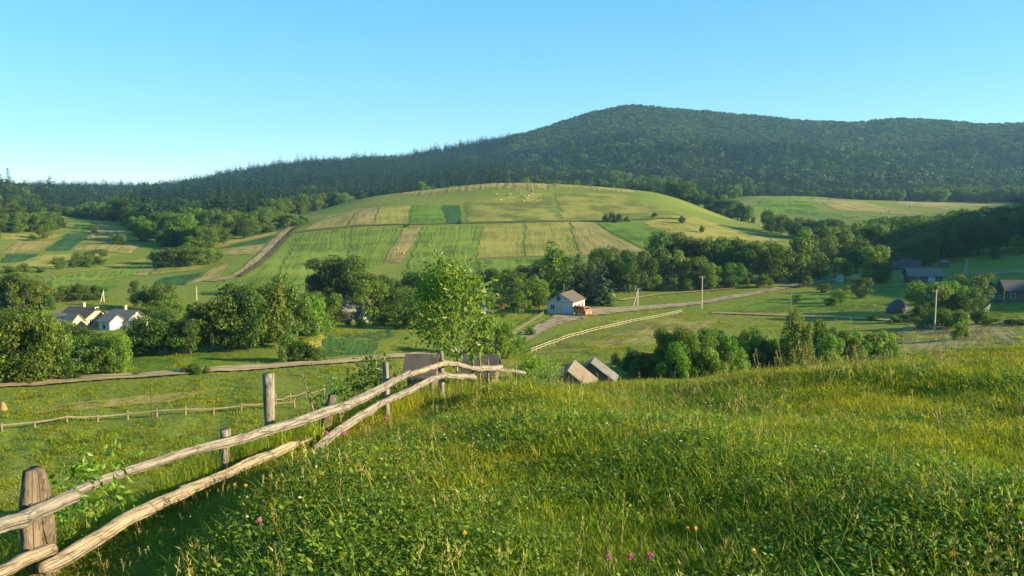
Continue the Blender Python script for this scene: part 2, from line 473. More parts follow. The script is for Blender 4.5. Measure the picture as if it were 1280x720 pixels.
M['f_dark'] = fieldmat('f_dark', (.03, .085, .022), (.05, .12, .03), stripes=10, sfac=.6)
M['f_pasture'] = fieldmat('f_pasture', (.165, .19, .03), (.25, .235, .05), stripes=3, sfac=.15)
M['f_bank'] = fieldmat('f_bank', (.09, .075, .04), (.17, .13, .06), stripes=5)
M['f_stubble'] = fieldmat('f_stubble', (.13, .12, .045), (.30, .24, .10), stripes=5, sfac=.3, fine=.6, bd=.6)
M['road'] = fieldmat('road', (.27, .215, .12), (.40, .32, .19), stripes=5, sfac=.5, fine=2.5, bd=.03, road=True)
M['track_tan'] = fieldmat('track_tan', (.24, .19, .08), (.36, .28, .13), stripes=4, sfac=.5, fine=1.5, bd=.15, road=True)
M['bank_strip'] = fieldmat('bank_strip', (.07, .065, .03), (.13, .105, .045), stripes=4, fine=1.2, bd=.3, road=True)
M['roadgrey'] = fieldmat('roadgrey', (.25, .2, .125), (.36, .29, .185), stripes=5, sfac=.4, fine=2.5, bd=.03, road=True)

def woodmat(name, c1, c2, c3, along=1.2, around=9):
    m, nt, out = newmat(name)
    p = N(nt, 'ShaderNodeBsdfPrincipled'); p.inputs['Roughness'].default_value = .8; p.inputs['Specular IOR Level'].default_value = .2
    uv = N(nt, 'ShaderNodeUVMap').outputs[0]
    mp = N(nt, 'ShaderNodeMapping'); nt.links.new(uv, mp.inputs[0]); mp.inputs['Scale'].default_value = (around, along, 1)
    g = noise_node(nt, mp.outputs[0], 2.0, 8, .7)
    mp2 = N(nt, 'ShaderNodeMapping'); nt.links.new(uv, mp2.inputs[0]); mp2.inputs['Scale'].default_value = (2.2, 2.2, 1)
    b = noise_node(nt, mp2.outputs[0], 2.4, 7, .7)
    c = ramp(nt, g, [(.32, c2), (.5, c1), (.72, tuple(min(v * 1.25, .9) for v in c1))])
    c = mixc(nt, ramp(nt, b, [(.5, (0, 0, 0)), (.6, (1, 1, 1))]), c, c3)
    cr = N(nt, 'ShaderNodeTexVoronoi', feature='DISTANCE_TO_EDGE'); cr.inputs['Scale'].default_value = 1.0
    mp3 = N(nt, 'ShaderNodeMapping'); nt.links.new(uv, mp3.inputs[0]); mp3.inputs['Scale'].default_value = (7, 1.6, 1)
    nt.links.new(mp3.outputs[0], cr.inputs['Vector'])
    ck = ramp(nt, cr.outputs['Distance'], [(.0, (.12, .12, .12)), (.035, (1, 1, 1))])
    c = mixc(nt, .6, c, mixc(nt, 1.0, c, ck, 'MULTIPLY'))
    nt.links.new(c, p.inputs['Base Color'])
    h = mixc(nt, .4, g, b)
    h = mixc(nt, .5, h, ck, 'MULTIPLY')
    nt.links.new(bump(nt, h, 1.0, .035), p.inputs['Normal'])
    nt.links.new(p.outputs[0], out.inputs[0])
    return m
M['log'] = woodmat('log', (.28, .255, .21), (.135, .12, .098), (.155, .132, .105), 1.6, 12)
M['log_pale'] = woodmat('log_pale', (.37, .305, .21), (.2, .16, .105), (.21, .16, .11), 1.6, 12)
M['log_dark'] = woodmat('log_dark', (.18, .14, .1), (.09, .07, .05), (.06, .048, .038), 2.5, 7)
M['fence_yellow'] = simple('fence_yellow', (.38, .35, .21), scale=2, var=.3)
M['fence_wood'] = simple('fence_wood', (.27, .22, .14), scale=2, var=.4)

# ------------------------------------------------------------------ ground: one sheet out to the horizon
def build_ground():
    rs = np.concatenate([[0.0], np.exp(np.linspace(math.log(.35), math.log(6000), 430))])
    th = np.concatenate([np.arange(-180, -41, 2.5), np.arange(-41, 41, .17), np.arange(41, 62, .7), np.arange(62, 180, 2.5)])
    th = np.radians(th)
    nr, nt_ = len(rs) - 1, len(th)
    RR, TT = np.meshgrid(rs[1:], th, indexing='ij')
    X, Y = RR * np.sin(TT), RR * np.cos(TT)
    Z = H(X, Y)
    V = np.concatenate([[[0, 0, Hs(0, .01)]], np.stack([X, Y, Z], -1).reshape(-1, 3)])
    i, j = np.meshgrid(np.arange(nr - 1), np.arange(nt_), indexing='ij')
    j2 = (j + 1) % nt_
    q = np.stack([1 + i * nt_ + j, 1 + (i + 1) * nt_ + j, 1 + (i + 1) * nt_ + j2, 1 + i * nt_ + j2], -1).reshape(-1, 4)
    jj = np.arange(nt_)
    t = np.stack([np.zeros(nt_, int), 1 + jj, 1 + (jj + 1) % nt_], -1)
    fi = np.concatenate([q[:, ::-1].ravel(), t[:, ::-1].ravel()]); sz = np.concatenate([np.full(len(q), 4), np.full(len(t), 3)])
    me = bpy.data.meshes.new('ground'); setmesh(me, V, fi, sz, smooth=True)
    me.materials.append(M['ground'])
    kind(link('ground', me), 'structure')
build_ground()

def sheet(name, mat, P, lift=.2, n=None, k='structure'):
    """quad field draped on the ground; P = four world (x, y) corners in order"""
    P = np.array([p[:2] for p in P], float)
    e = max(np.linalg.norm(P[1] - P[0]), np.linalg.norm(P[2] - P[3])); g = max(np.linalg.norm(P[3] - P[0]), np.linalg.norm(P[2] - P[1]))
    a = int(np.clip(e / 4, 4, 60)); b = int(np.clip(g / 4, 4, 60))
    s, t = np.meshgrid(np.linspace(0, 1, a + 1), np.linspace(0, 1, b + 1), indexing='ij')
    X = sum(w * P[i, 0] for i, w in enumerate([(1 - s) * (1 - t), s * (1 - t), s * t, (1 - s) * t]))
    Y = sum(w * P[i, 1] for i, w in enumerate([(1 - s) * (1 - t), s * (1 - t), s * t, (1 - s) * t]))
    # uneven hand-worked margins
    X = X + .9 * noise2(X, Y, 14, 6); Y = Y + 1.6 * noise2(X, Y, 17, 7)
    Z = H(X, Y) + lift
    V = np.stack([X, Y, Z], -1).reshape(-1, 3)
    i, j = np.meshgrid(np.arange(a), np.arange(b), indexing='ij')
    q = np.stack([i * (b + 1) + j, (i + 1) * (b + 1) + j, (i + 1) * (b + 1) + j + 1, i * (b + 1) + j + 1], -1).reshape(-1, 4)
    uv = np.stack([s.ravel(), t.ravel()], -1)
    ar = np.cross(np.append(P[1] - P[0], 0), np.append(P[3] - P[0], 0))[2]
    if ar < 0: q = q[:, ::-1]
    me = bpy.data.meshes.new(name); setmesh(me, V, q, np.full(len(q), 4), uv, True)
    me.materials.append(mat)
    return kind(link(name, me), k)

def strip(name, mat, pts, width, lift=.22):
    """road along world (x, y) points"""
    P = np.array([p[:2] for p in pts], float)
    seg = np.linalg.norm(np.diff(P, axis=0), axis=1); L = np.concatenate([[0], np.cumsum(seg)])
    q = np.linspace(0, L[-1], max(int(L[-1] / 2.5), 6))
    S = pchip(L, P, q)
    T = np.gradient(S, axis=0); T /= np.linalg.norm(T, axis=1)[:, None]
    Nn = np.stack([-T[:, 1], T[:, 0]], -1)
    w = width if not hasattr(width, '__len__') else np.interp(q, L, width)[:, None]
    ws = np.linspace(-.5, .5, 5)
    rows = []
    for k, u in enumerate(ws):
        jit = (1 + .12 * noise2(q, q * 0 + k, 5, 8))[:, None]
        rows.append(S + Nn * (w * u * jit))
    G = np.stack(rows, 1)
    Z = H(G[..., 0], G[..., 1]) + lift
    V = np.concatenate([G, Z[..., None]], -1).reshape(-1, 3)
    n = len(q)
    i, j = np.meshgrid(np.arange(n - 1), np.arange(4), indexing='ij')
    f = np.stack([i * 5 + j, (i + 1) * 5 + j, (i + 1) * 5 + j + 1, i * 5 + j + 1], -1).reshape(-1, 4)[:, ::-1]
    uv = np.stack([np.tile(np.linspace(0, 1, 5), n), np.repeat(q / 6, 5)], -1)
    me = bpy.data.meshes.new(name); setmesh(me, V, f, np.full(len(f), 4), uv, True)
    me.materials.append(mat)
    return kind(link(name, me), 'structure')
def hits(pl, rmin=60, rmax=5000): return [hit(x, y, rmin, rmax) for x, y in pl]

# fields: corners given by where they are seen, then fixed on the terrain
FIELDS = [
 # the bald hill, lower belt
 ('f_green', [(255, 372), (345, 300), (372, 291), (330, 372)], 240), ('f_green', [(330, 373), (372, 291), (440, 284), (430, 352)], 240),
 ('f_green', [(430, 350), (440, 284), (505, 284), (462, 345)], 240), ('f_tan', [(478, 330), (505, 285), (527, 283), (503, 330)], 240),
 ('f_green', [(503, 345), (527, 283), (603, 282), (592, 340)], 240), ('f_yellow', [(592, 324), (603, 282), (655, 279), (655, 323)], 240),
 ('f_yellow', [(655, 323), (655, 279), (712, 277), (725, 321)], 240), ('f_hay', [(725, 321), (712, 277), (740, 276), (808, 316)], 240),
 ('f_lush', [(808, 314), (742, 277), (795, 278), (882, 312)], 240), ('f_green', [(592, 350), (592, 326), (810, 319), (800, 345)], 240),
 ('f_yellow', [(884, 312), (800, 279), (860, 268), (985, 303)], 240),
 # upper belt
 ('f_hay', [(374, 289), (410, 270), (452, 262), (432, 283)], 300), ('f_tan', [(432, 283), (452, 262), (474, 259), (466, 282)], 300),
 ('f_yellow', [(466, 282), (474, 259), (514, 257), (508, 282)], 300), ('f_lush', [(508, 282), (515, 257), (553, 256), (557, 280)], 300),
 ('f_dark', [(557, 280), (553, 256), (575, 256), (579, 279)], 300), ('f_pasture', [(581, 279), (577, 254), (690, 240), (700, 276)], 300),
 ('f_pasture', [(700, 276), (690, 240), (780, 244), (858, 270)], 300), ('f_hay', [(488, 251), (560, 229), (680, 227), (690, 239)], 300),
 ('f_yellow', [(692, 238), (680, 227), (730, 231), (800, 246)], 300), ('f_pasture', [(380, 284), (440, 262), (488, 252), (455, 261)], 300),
 # left slope
 ('f_hay', [(0, 318), (20, 302), (75, 300), (45, 315)], 300), ('f_dark', [(55, 315), (85, 292), (115, 292), (88, 314)], 300),
 ('f_hay', [(90, 313), (112, 302), (180, 305), (165, 318)], 300), ('f_hay', [(112, 298), (122, 278), (182, 292), (175, 301)], 300),
 ('f_green', [(88, 290), (100, 274), (118, 276), (106, 292)], 300), ('f_yellow', [(0, 335), (50, 318), (150, 318), (90, 334)], 300),
 ('f_dark', [(0, 330), (10, 318), (50, 317), (30, 328)], 300), ('f_yellow', [(0, 300), (0, 293), (85, 292), (70, 300)], 300),
 ('f_yellow', [(50, 345), (130, 334), (195, 319), (194, 324)], 250), ('f_green', [(60, 362), (62, 346), (190, 326), (185, 340)], 220),
 ('f_lush', [(70, 375), (80, 360), (150, 350), (140, 372)], 220), ('f_tan', [(160, 345), (175, 336), (195, 335), (182, 345)], 220),
 ('f_yellow', [(185, 344), (198, 335), (275, 325), (250, 338)], 220), ('f_dark', [(195, 356), (205, 347), (255, 340), (235, 356)], 220),  # the dark quad puts the tree clump's cast shade into field colour
 ('f_hay', [(232, 358), (258, 340), (290, 326), (275, 346)], 220), ('f_tan', [(268, 320), (285, 312), (332, 305), (322, 318)], 250),
 ('f_dark', [(262, 313), (330, 297), (345, 294), (335, 304)], 250), ('f_hay', [(232, 312), (345, 289), (347, 292), (262, 311)], 250),
 ('f_dark', [(300, 298), (330, 288), (375, 280), (350, 288)], 250),
 # right-hand hill
 ('f_yellow', [(905, 248), (930, 240), (990, 243), (960, 250)], 600), ('f_lush', [(935, 262), (950, 250), (1010, 252), (1040, 270)], 600),
 ('f_green', [(985, 250), (1000, 245), (1045, 252), (1025, 257)], 600), ('f_hay', [(1045, 262), (1010, 249), (1080, 252), (1170, 268)], 600),
 ('f_green', [(1060, 275), (1040, 268), (1160, 270), (1165, 278)], 560), ('f_hay', [(1115, 256), (1150, 249), (1270, 254), (1180, 262)], 600),
 ('f_yellow', [(948, 283), (960, 279), (1025, 292), (1015, 296)], 420),
 # valley floor
 ('f_dark', [(395, 449), (418, 419), (494, 412), (468, 443)], 100), ('f_yellow', [(370, 447), (420, 418), (420, 420), (400, 446)], 100),
 ('f_hay', [(20, 520), (70, 505), (285, 486), (215, 503)], 70), ('f_lush', [(130, 466), (150, 445), (278, 441), (270, 462)], 100),
 ('f_lush', [(440, 410), (455, 403), (560, 400), (560, 408)], 130), ('f_pasture', [(660, 444), (760, 400), (855, 392), (850, 430)], 120),
 ('f_tan', [(720, 440), (800, 405), (900, 400), (860, 425)], 120), ('f_lush', [(880, 392), (1020, 362), (1135, 356), (1130, 388)], 130),
 ('f_stubble', [(1115, 443), (1130, 404), (1280, 402), (1290, 440)], 100), ('f_lush', [(1225, 396), (1230, 387), (1300, 386), (1300, 397)], 120),
 ('f_tan', [(1195, 344), (1240, 338), (1300, 332), (1300, 340)], 220),
]
for k, pl, rm in FIELDS:
    sheet('field', M[k], hits(pl, rm), lift=.14 if rm > 150 else .06)

road_main = strip('road', M['road'], hits([(-60, 487), (0, 482), (120, 474), (240, 466), (340, 459), (420, 453), (500, 446), (560, 441), (620, 432)]), 3.9)
strip('road', M['roadgrey'], hits([(640, 432), (690, 405), (740, 390), (800, 386), (860, 381), (920, 371), (980, 360), (1030, 352), (1075, 345), (1110, 338)], 120), [3.5, 4.5, 13, 8, 5, 4.5, 4.5, 4.5, 4.5, 4.5])
strip('track', M['road'], hits([(890, 392), (950, 394), (1040, 397), (1110, 401), (1140, 402)], 120), 2.6)
strip('track', M['road'], hits([(775, 376), (830, 368), (880, 364), (960, 357)], 120), 2.2)
strip('track', M['track_tan'], hits([(368, 281), (350, 296), (335, 312), (318, 328), (296, 345), (262, 352)], 230), 4.5)
strip('bank', M['bank_strip'], hits([(374, 283), (356, 300), (341, 316), (322, 333), (300, 347)], 230), 2.6, lift=.5)
strip('track', M['bank_strip'], hits([(370, 291), (440, 284), (530, 281), (620, 279), (700, 277), (780, 276), (860, 275)], 300), 2.2, lift=.5)

# ------------------------------------------------------------------ plant builders
def quads_mesh(name, Cn, Nn, size, aspect, mat, rg, fold=.0, Tdir=None):
    """leaf faces: centre, facing, size; each a small four-cornered blade"""
    n = len(Cn)
    Nn = Nn / np.linalg.norm(Nn, axis=1)[:, None]
    if Tdir is None: Tdir = rg.normal(size=(n, 3))
    T = Tdir - Nn * np.sum(Tdir * Nn, 1)[:, None]
    T /= np.linalg.norm(T, axis=1)[:, None] + 1e-9
    B = np.cross(Nn, T)
    s = (np.asarray(size) * np.ones(n))[:, None]
    a = T * s; b = B * s * aspect
    p0, p2 = Cn - a, Cn + a
    p1, p3 = Cn + b - Nn * s * fold + a * .15, Cn - b - Nn * s * fold + a * .15
    V = np.stack([p0, p1, p2, p3], 1).reshape(-1, 3)
    me = bpy.data.meshes.new(name)
    k = np.arange(n)[:, None] * 4
    if fold:
        f = np.concatenate([k + np.array([[0, 1, 2]]), k + np.array([[0, 2, 3]])], 1).reshape(-1)
        setmesh(me, V, f, np.full(2 * n, 3))
    else:
        setmesh(me, V, (k + np.arange(4)[None, :]).ravel(), np.full(n, 4))
    me.materials.append(mat)
    return me

def crown_points(rg, n, lumps, shell=(.72, 1.06)):
    """points and facings spread through a set of leafy lumps (centre, radii)"""
    w = np.array([l[1][0] * l[1][2] for l in lumps]) ** .9; w /= w.sum()
    idx = rg.choice(len(lumps), n, p=w)
    d = rg.normal(size=(n, 3)); d /= np.linalg.norm(d, axis=1)[:, None]
    rad = rg.uniform(shell[0], shell[1], n) ** 1.0
    rad *= 1 + .10 * np.sin(d[:, 0] * 9 + idx) * np.sin(d[:, 2] * 8 + idx * 2)
    c = np.array([l[0] for l in lumps])[idx]; R3 = np.array([l[1] for l in lumps])[idx]
    P = c + d * R3 * rad[:, None]
    Nn = d / R3; Nn /= np.linalg.norm(Nn, axis=1)[:, None]
    Nn = Nn + rg.normal(size=(n, 3)) * .55 + np.array([0, 0, .25])
    return P, Nn

def make_lumps(rg, kindn):
    L = []
    if kindn == 'round':
        big = rg.uniform(.8, 1.15)
        for _ in range(int(rg.integers(20, 38))):
            z = rg.uniform(.13, .9); rr = .45 * math.sin(math.pi * min(max((z - .08) / .95, 0), 1)) ** .65
            a = rg.uniform(0, 6.28); q = rr * rg.uniform(.45, 1.0)
            s = rg.uniform(.08, .17) * big
            L.append(((q * math.cos(a), q * math.sin(a), z), (s * 1.15, s * 1.15, s * .9)))
    elif kindn == 'tall':
        for _ in range(28):
            z = rg.uniform(.07, .95); rr = .25 * (1.12 - abs(z - .36) * 1.2)
            a = rg.uniform(0, 6.28); q = max(rr, .02) * rg.uniform(.3, 1.0)
            s = rg.uniform(.06, .13)
            L.append(((q * math.cos(a), q * math.sin(a), z), (s * 1.1, s * 1.1, s * 1.2)))
    elif kindn == 'willow':
        for _ in range(26):
            z = rg.uniform(.14, .88); rr = .44 * (1.05 - max(z - .35, 0) * 1.15)
            a = rg.uniform(0, 6.28); q = rr * rg.uniform(.3, .95)
            s = rg.uniform(.09, .16)
            L.append(((q * math.cos(a), q * math.sin(a), z), (s * .95, s * .95, s * 1.35)))
    elif kindn == 'bush':
        for _ in range(18):
            z = rg.uniform(.12, .78); rr = .5 * (1.05 - z * .75)
            a = rg.uniform(0, 6.28); q = rr * rg.uniform(.2, .95)
            s = rg.uniform(.11, .2)
            L.append(((q * math.cos(a), q * math.sin(a), z), (s, s, s * 1.0)))
    return L

def trunk_mesh(rg, kindn, name):
    b = MB()
    top = {'round': .62, 'tall': .85, 'willow': .5, 'bush': .4, 'spruce': .95}[kindn]
    r0 = {'round': .028, 'tall': .024, 'willow': .03, 'bush': .018, 'spruce': .02}[kindn]
    m = 7
    pts = [(rg.normal() * .008 * i, rg.normal() * .008 * i, -.03 + (top + .03) * i / (m - 1)) for i in range(m)]
    b.tube(pts, [r0 * (1.35 if i == 0 else 1 - .8 * i / (m - 1)) for i in range(m)], 7, .12, int(rg.integers(1000)))
    if kindn != 'spruce':
        for k in range(7 if kindn != 'bush' else 5):
            t = rg.uniform(.25, .9); z = top * t; a = rg.uniform(0, 6.28); ln = rg.uniform(.18, .34) * (1 if kindn != 'tall' else .6)
            p0 = np.array([0, 0, z]); d = np.array([math.cos(a) * .8, math.sin(a) * .8, .75])
            b.tube([p0, p0 + d * ln * .5 + rg.normal(size=3) * .015, p0 + d * ln], [r0 * .55, r0 * .35, r0 * .1], 5)
    return b.mesh(name, M['bark'], True)

def spruce_mesh(rg, name, layers=24, per=13, mat=None, wide=1.0):
    Cn, Nn, Td, S = [], [], [], []
    for i in range(layers):
        t = i / (layers - 1); z = .1 + .88 * t
        rad = .2 * wide * (1 - t) ** (.85 / wide) + .012 * wide ** 3
        for k in range(max(5, int(per * (1 - .5 * t)))):
            a = rg.uniform(0, 6.28); rr = rad * rg.uniform(.7, 1.15)
            d = np.array([math.cos(a), math.sin(a), -.38 + .5 * t])
            for q in (.3, .62, .92):
                c = np.array([0, 0, z]) + d * rr * q + rg.normal(size=3) * .006
                Cn.append(c); Nn.append(np.array([d[0] * .35, d[1] * .35, 1]) + rg.normal(size=3) * .3); Td.append(d); S.append(max(.018, rr * .27))
    return quads_mesh(name, np.array(Cn), np.array(Nn), np.array(S), .62, mat or M['needle'], rg, Tdir=np.array(Td))

PROTO = {}
def get_protos():
    for kindn, nvar, n, ls in (('round', 6, 6500, .023), ('tall', 3, 5000, .02), ('willow', 3, 6500, .021), ('bush', 3, 3600, .03)):
        for v in range(nvar):
            rg = np.random.default_rng(100 + v * 7 + len(kindn) * 31)
            P, Nn = crown_points(rg, n, make_lumps(rg, kindn))
            P[:, 2] = np.maximum(P[:, 2], .01)
            me = quads_mesh('crown', P, Nn, rg.uniform(.6, 1.3, n) * ls, .55, M['leaf'], rg, fold=.0)
            PROTO[(kindn, v)] = (me, trunk_mesh(rg, kindn, 'trunk'))
    for v in range(3):
        rg = np.random.default_rng(900 + v)
        PROTO[('spruce', v)] = (spruce_mesh(rg, 'crown'), trunk_mesh(rg, 'spruce', 'trunk'))
get_protos()
NVAR = {'round': 6, 'tall': 3, 'willow': 3, 'bush': 3, 'spruce': 3}
NATW = {'round': .74, 'tall': .48, 'willow': .72, 'bush': .86, 'spruce': .38}     # crown width of the prototypes for height 1
TONE = {'n': (1, 1, 1), 'd': (.7, .78, .8), 'p': (1.45, 1.42, 1.75), 'y': (1.2, 1.22, .85), 'b': (1.15, 1.2, .8)}  # crown tints; darker and brighter ones also put shade and sun into the colour

_tc = [0]
def tree(px, py, hp, wp, kindn, tone, name, label, group, rmin=60, cat=None, loc=None):
    x, y, z = hit(px, py, rmin) if loc is None else loc
    s = y / F
    h, w = hp * s, wp * s
    _tc[0] += 1
    rg = random.Random(_tc[0] * 17)
    v = rg.randrange(NVAR[kindn])
    root = thing(name, label, cat or ('bush' if kindn == 'bush' else 'tree'), (x, y, z - .06), rg.uniform(0, 6.28), group)
    cm, tm = PROTO[(kindn, v)]
    sx = w / NATW[kindn]
    sc = (sx * rg.uniform(.95, 1.08), sx * rg.uniform(.95, 1.08), h / .99)
    c = link('crown', cm, root); c.scale = sc
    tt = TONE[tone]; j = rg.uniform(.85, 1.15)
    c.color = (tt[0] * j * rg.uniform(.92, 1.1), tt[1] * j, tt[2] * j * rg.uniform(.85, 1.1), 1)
    t = link('stems' if kindn == 'bush' else 'trunk', tm, root); t.scale = sc
    return root

TW = {'n': 'mid-green', 'd': 'deep green', 'p': 'silvery pale', 'y': 'yellow-green', 'b': 'bright green'}
def grove(lst, name, label, group, rmin=60, **kw):
    big = max(lst, key=lambda e: e[2]); small = min(lst, key=lambda e: e[2])
    nb = sum(e[2] == big[2] for e in lst); ns = sum(e[2] == small[2] for e in lst)
    for e in lst:
        px, py, hp, wp = e[:4]
        kn = e[4] if len(e) > 4 else 'round'; to = e[5] if len(e) > 5 else 'n'
        nm, lb, gp = name, label, group
        if kn == 'bush' and 'bush' not in name and 'shrub' not in name:
            nm, lb, gp = 'bush', (label.replace(' tree ', ' bush ', 1) if ' tree ' in label else label.replace('willow', 'willow bush', 1)), 'bushes, ' + group
        if e is big and nb == 1 and len(lst) > 2: lb = 'tallest ' + TW[to] + ' ' + lb
        elif e is small and ns == 1 and len(lst) > 2: lb = 'smallest ' + TW[to] + ' ' + lb
        else: lb = TW[to] + ' ' + lb
        tree(px, py, hp, wp, kn, to, nm, lb, gp, rmin, **kw)

r_, t_, w_, b_, s_ = 'round', 'tall', 'willow', 'bush', 'spruce'
grove([(6, 478, 82, 55, r_, 'y'), (35, 479, 92, 58, r_, 'y'), (64, 477, 86, 48, r_, 'n'), (20, 470, 90, 55, r_, 'n'), (50, 468, 84, 55, w_, 'y'), (82, 474, 44, 36, b_, 'd')],
      'broadleaf_tree', 'full leafy tree in the clump beside the haystack and dirt road', 'trees in the roadside clump by the haystack')
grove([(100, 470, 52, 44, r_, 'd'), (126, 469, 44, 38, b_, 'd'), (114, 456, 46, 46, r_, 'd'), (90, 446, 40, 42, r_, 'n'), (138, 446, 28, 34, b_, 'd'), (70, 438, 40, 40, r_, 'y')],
      'orchard_tree', 'orchard tree in shade below the pair of farmhouses', 'orchard below the pair of farmhouses')  # darker tone paints the shade into these crowns
tree(147, 468, 54, 30, 'round', 'b', 'young_tree', 'slim young tree with visible trunk standing alone at the dirt road edge', None)
grove([(168, 444, 36, 40, b_, 'd'), (190, 445, 54, 48, r_, 'd'), (212, 445, 52, 46, r_, 'd'), (238, 443, 48, 44, r_, 'd'), (225, 432, 44, 44, r_, 'n')],
      'broadleaf_tree', 'dense tree along the back of the bright strip meadow', 'dark trees behind the strip meadow')
grove([(262, 440, 66, 46, r_, 'd'), (284, 438, 78, 52, r_, 'n'), (308, 436, 76, 48, r_, 'n'), (328, 432, 70, 42, r_, 'b'), (300, 428, 80, 52, r_, 'd'), (318, 426, 74, 44, r_, 'n')],
      'broadleaf_tree', 'tall spreading tree in the grove beside the pale willows', 'grove beside the pale willows')
grove([(346, 428, 74, 44, w_, 'p'), (372, 426, 70, 42, w_, 'p'), (390, 418, 48, 36, w_, 'y'), (355, 415, 74, 40, w_, 'n')],
      'willow_tree', 'soft-leaved willow at the end of the grove above the grassy bank', 'pale willows above the bank')
grove([(361, 453, 44, 28, b_, 'p'), (384, 452, 30, 34, b_, 'd'), (398, 452, 22, 20, b_, 'n')], 'shrub', 'rounded shrub between the grassy bank and the dirt road', 'shrubs between bank and road')
grove([(402, 416, 54, 38, r_, 'n'), (418, 404, 34, 28, r_, 'd'), (466, 403, 54, 38, r_, 'y'), (484, 400, 46, 34, r_, 'n'), (500, 402, 44, 34, r_, 'n'), (478, 408, 20, 20, b_, 'y'), (452, 409, 15, 14, b_, 'y'), (436, 408, 14, 12, b_, 'n')],
      'garden_tree', 'leafy garden tree around the grey-roofed house by the potato strip', 'garden trees round the grey-roofed house')
grove([(412, 372, 50, 46, r_, 'd'), (430, 372, 53, 42, r_, 'd'), (446, 374, 54, 34, r_, 'n'), (393, 370, 32, 32, b_, 'd'), (470, 374, 32, 32, r_, 'd'), (489, 372, 24, 24, r_, 'd')],
      'broadleaf_tree', 'massive rounded tree at the foot of the open hill field', 'big dark trees at the foot of the hill')  # left crowns toned darker for the shaded side of the mass
grove([(526, 386, 50, 36, r_, 'd'), (545, 390, 50, 38, r_, 'd'), (562, 388, 48, 36, r_, 'd'), (512, 398, 40, 34, r_, 'n'), (585, 388, 46, 32, r_, 'd'), (532, 412, 40, 36, r_, 'd'), (508, 412, 30, 30, b_, 'n'), (556, 410, 40, 40, r_, 'n'), (582, 412, 34, 34, r_, 'd')],
      'broadleaf_tree', 'shady tree seen through the young fence-side tree', 'trees behind the young fence-side tree')
grove([(621, 372, 38, 28, r_, 'd'), (640, 380, 40, 36, r_, 'n'), (662, 386, 44, 38, r_, 'b'), (609, 389, 26, 22, r_, 'd'), (648, 393, 32, 24, r_, 'y'), (674, 386, 34, 24, r_, 'n'), (600, 372, 32, 26, r_, 'd')],
      'broadleaf_tree', 'leafy tree between the white building and the small tin shed', 'trees beside the white building')
tree(692, 378, 74, 34, 'tall', 'y', 'tall_tree', 'tallest tree behind the white building, sunlit on one side', None)  # whole crown tinted yellow-green in place of its sunlit side
grove([(722, 378, 62, 38, s_, 'y'), (752, 381, 58, 38, s_, 'y'), (737, 378, 46, 32, s_, 'n')], 'spruce_tree', 'spruce standing behind the white building and its gravel yard', 'spruces behind the white building')
grove([(735, 364, 50, 32, r_, 'd'), (748, 362, 52, 32, r_, 'n'), (762, 362, 54, 30, r_, 'd'), (775, 364, 50, 30, r_, 'd'), (787, 366, 42, 30, r_, 'n'), (800, 364, 46, 34, r_, 'd'), (706, 366, 46, 30, r_, 'd'), (680, 366, 44, 30, r_, 'd'), (660, 363, 32, 30, r_, 'd'), (790, 360, 50, 30, r_, 'd'), (645, 362, 26, 26, r_, 'd')],
      'broadleaf_tree', 'crowded tree in the row under the golden hay strip', 'tree row under the golden hay strip')
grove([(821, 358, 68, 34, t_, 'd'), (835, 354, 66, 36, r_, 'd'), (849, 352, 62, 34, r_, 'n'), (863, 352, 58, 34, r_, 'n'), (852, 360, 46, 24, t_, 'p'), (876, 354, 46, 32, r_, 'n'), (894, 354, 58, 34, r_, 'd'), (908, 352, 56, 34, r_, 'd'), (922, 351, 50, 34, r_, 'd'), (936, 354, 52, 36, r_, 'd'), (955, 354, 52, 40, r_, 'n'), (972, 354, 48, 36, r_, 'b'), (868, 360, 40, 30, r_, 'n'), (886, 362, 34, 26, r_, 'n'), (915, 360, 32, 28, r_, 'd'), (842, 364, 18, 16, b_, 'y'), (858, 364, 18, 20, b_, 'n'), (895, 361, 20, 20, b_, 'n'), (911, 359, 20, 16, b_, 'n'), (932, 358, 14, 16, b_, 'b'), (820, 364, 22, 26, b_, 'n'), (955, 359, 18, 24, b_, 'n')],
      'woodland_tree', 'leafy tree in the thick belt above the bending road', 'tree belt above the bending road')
grove([(1000, 352, 66, 34, t_, 'n'), (1010, 348, 62, 32, t_, 'd'), (990, 352, 42, 26, r_, 'd'), (1008, 359, 15, 22, b_, 'd'), (1022, 350, 34, 26, r_, 'n')],
      'tall_tree', 'upright tree where the road bends out of sight', 'trees at the road bend')
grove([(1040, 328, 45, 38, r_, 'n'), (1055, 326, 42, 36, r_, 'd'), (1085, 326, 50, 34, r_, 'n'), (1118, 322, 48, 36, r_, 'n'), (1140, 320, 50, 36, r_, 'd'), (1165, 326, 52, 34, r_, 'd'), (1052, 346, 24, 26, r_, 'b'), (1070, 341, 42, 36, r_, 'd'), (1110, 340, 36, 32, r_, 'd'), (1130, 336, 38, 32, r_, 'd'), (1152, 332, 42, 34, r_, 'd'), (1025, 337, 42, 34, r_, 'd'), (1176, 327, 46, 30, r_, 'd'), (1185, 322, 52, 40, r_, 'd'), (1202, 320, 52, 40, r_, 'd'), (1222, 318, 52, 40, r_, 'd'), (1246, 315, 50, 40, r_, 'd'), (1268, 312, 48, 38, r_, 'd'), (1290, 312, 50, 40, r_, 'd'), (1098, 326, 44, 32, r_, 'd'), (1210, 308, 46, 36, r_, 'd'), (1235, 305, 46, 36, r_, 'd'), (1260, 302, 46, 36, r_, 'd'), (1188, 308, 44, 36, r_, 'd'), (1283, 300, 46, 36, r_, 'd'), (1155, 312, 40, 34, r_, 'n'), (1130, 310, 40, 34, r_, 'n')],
      'woodland_tree', 'crowded tree in the shaded wood behind the farm buildings', 'shaded wood behind the farm')  # the hill's shade is put into the crowns as the darker tone
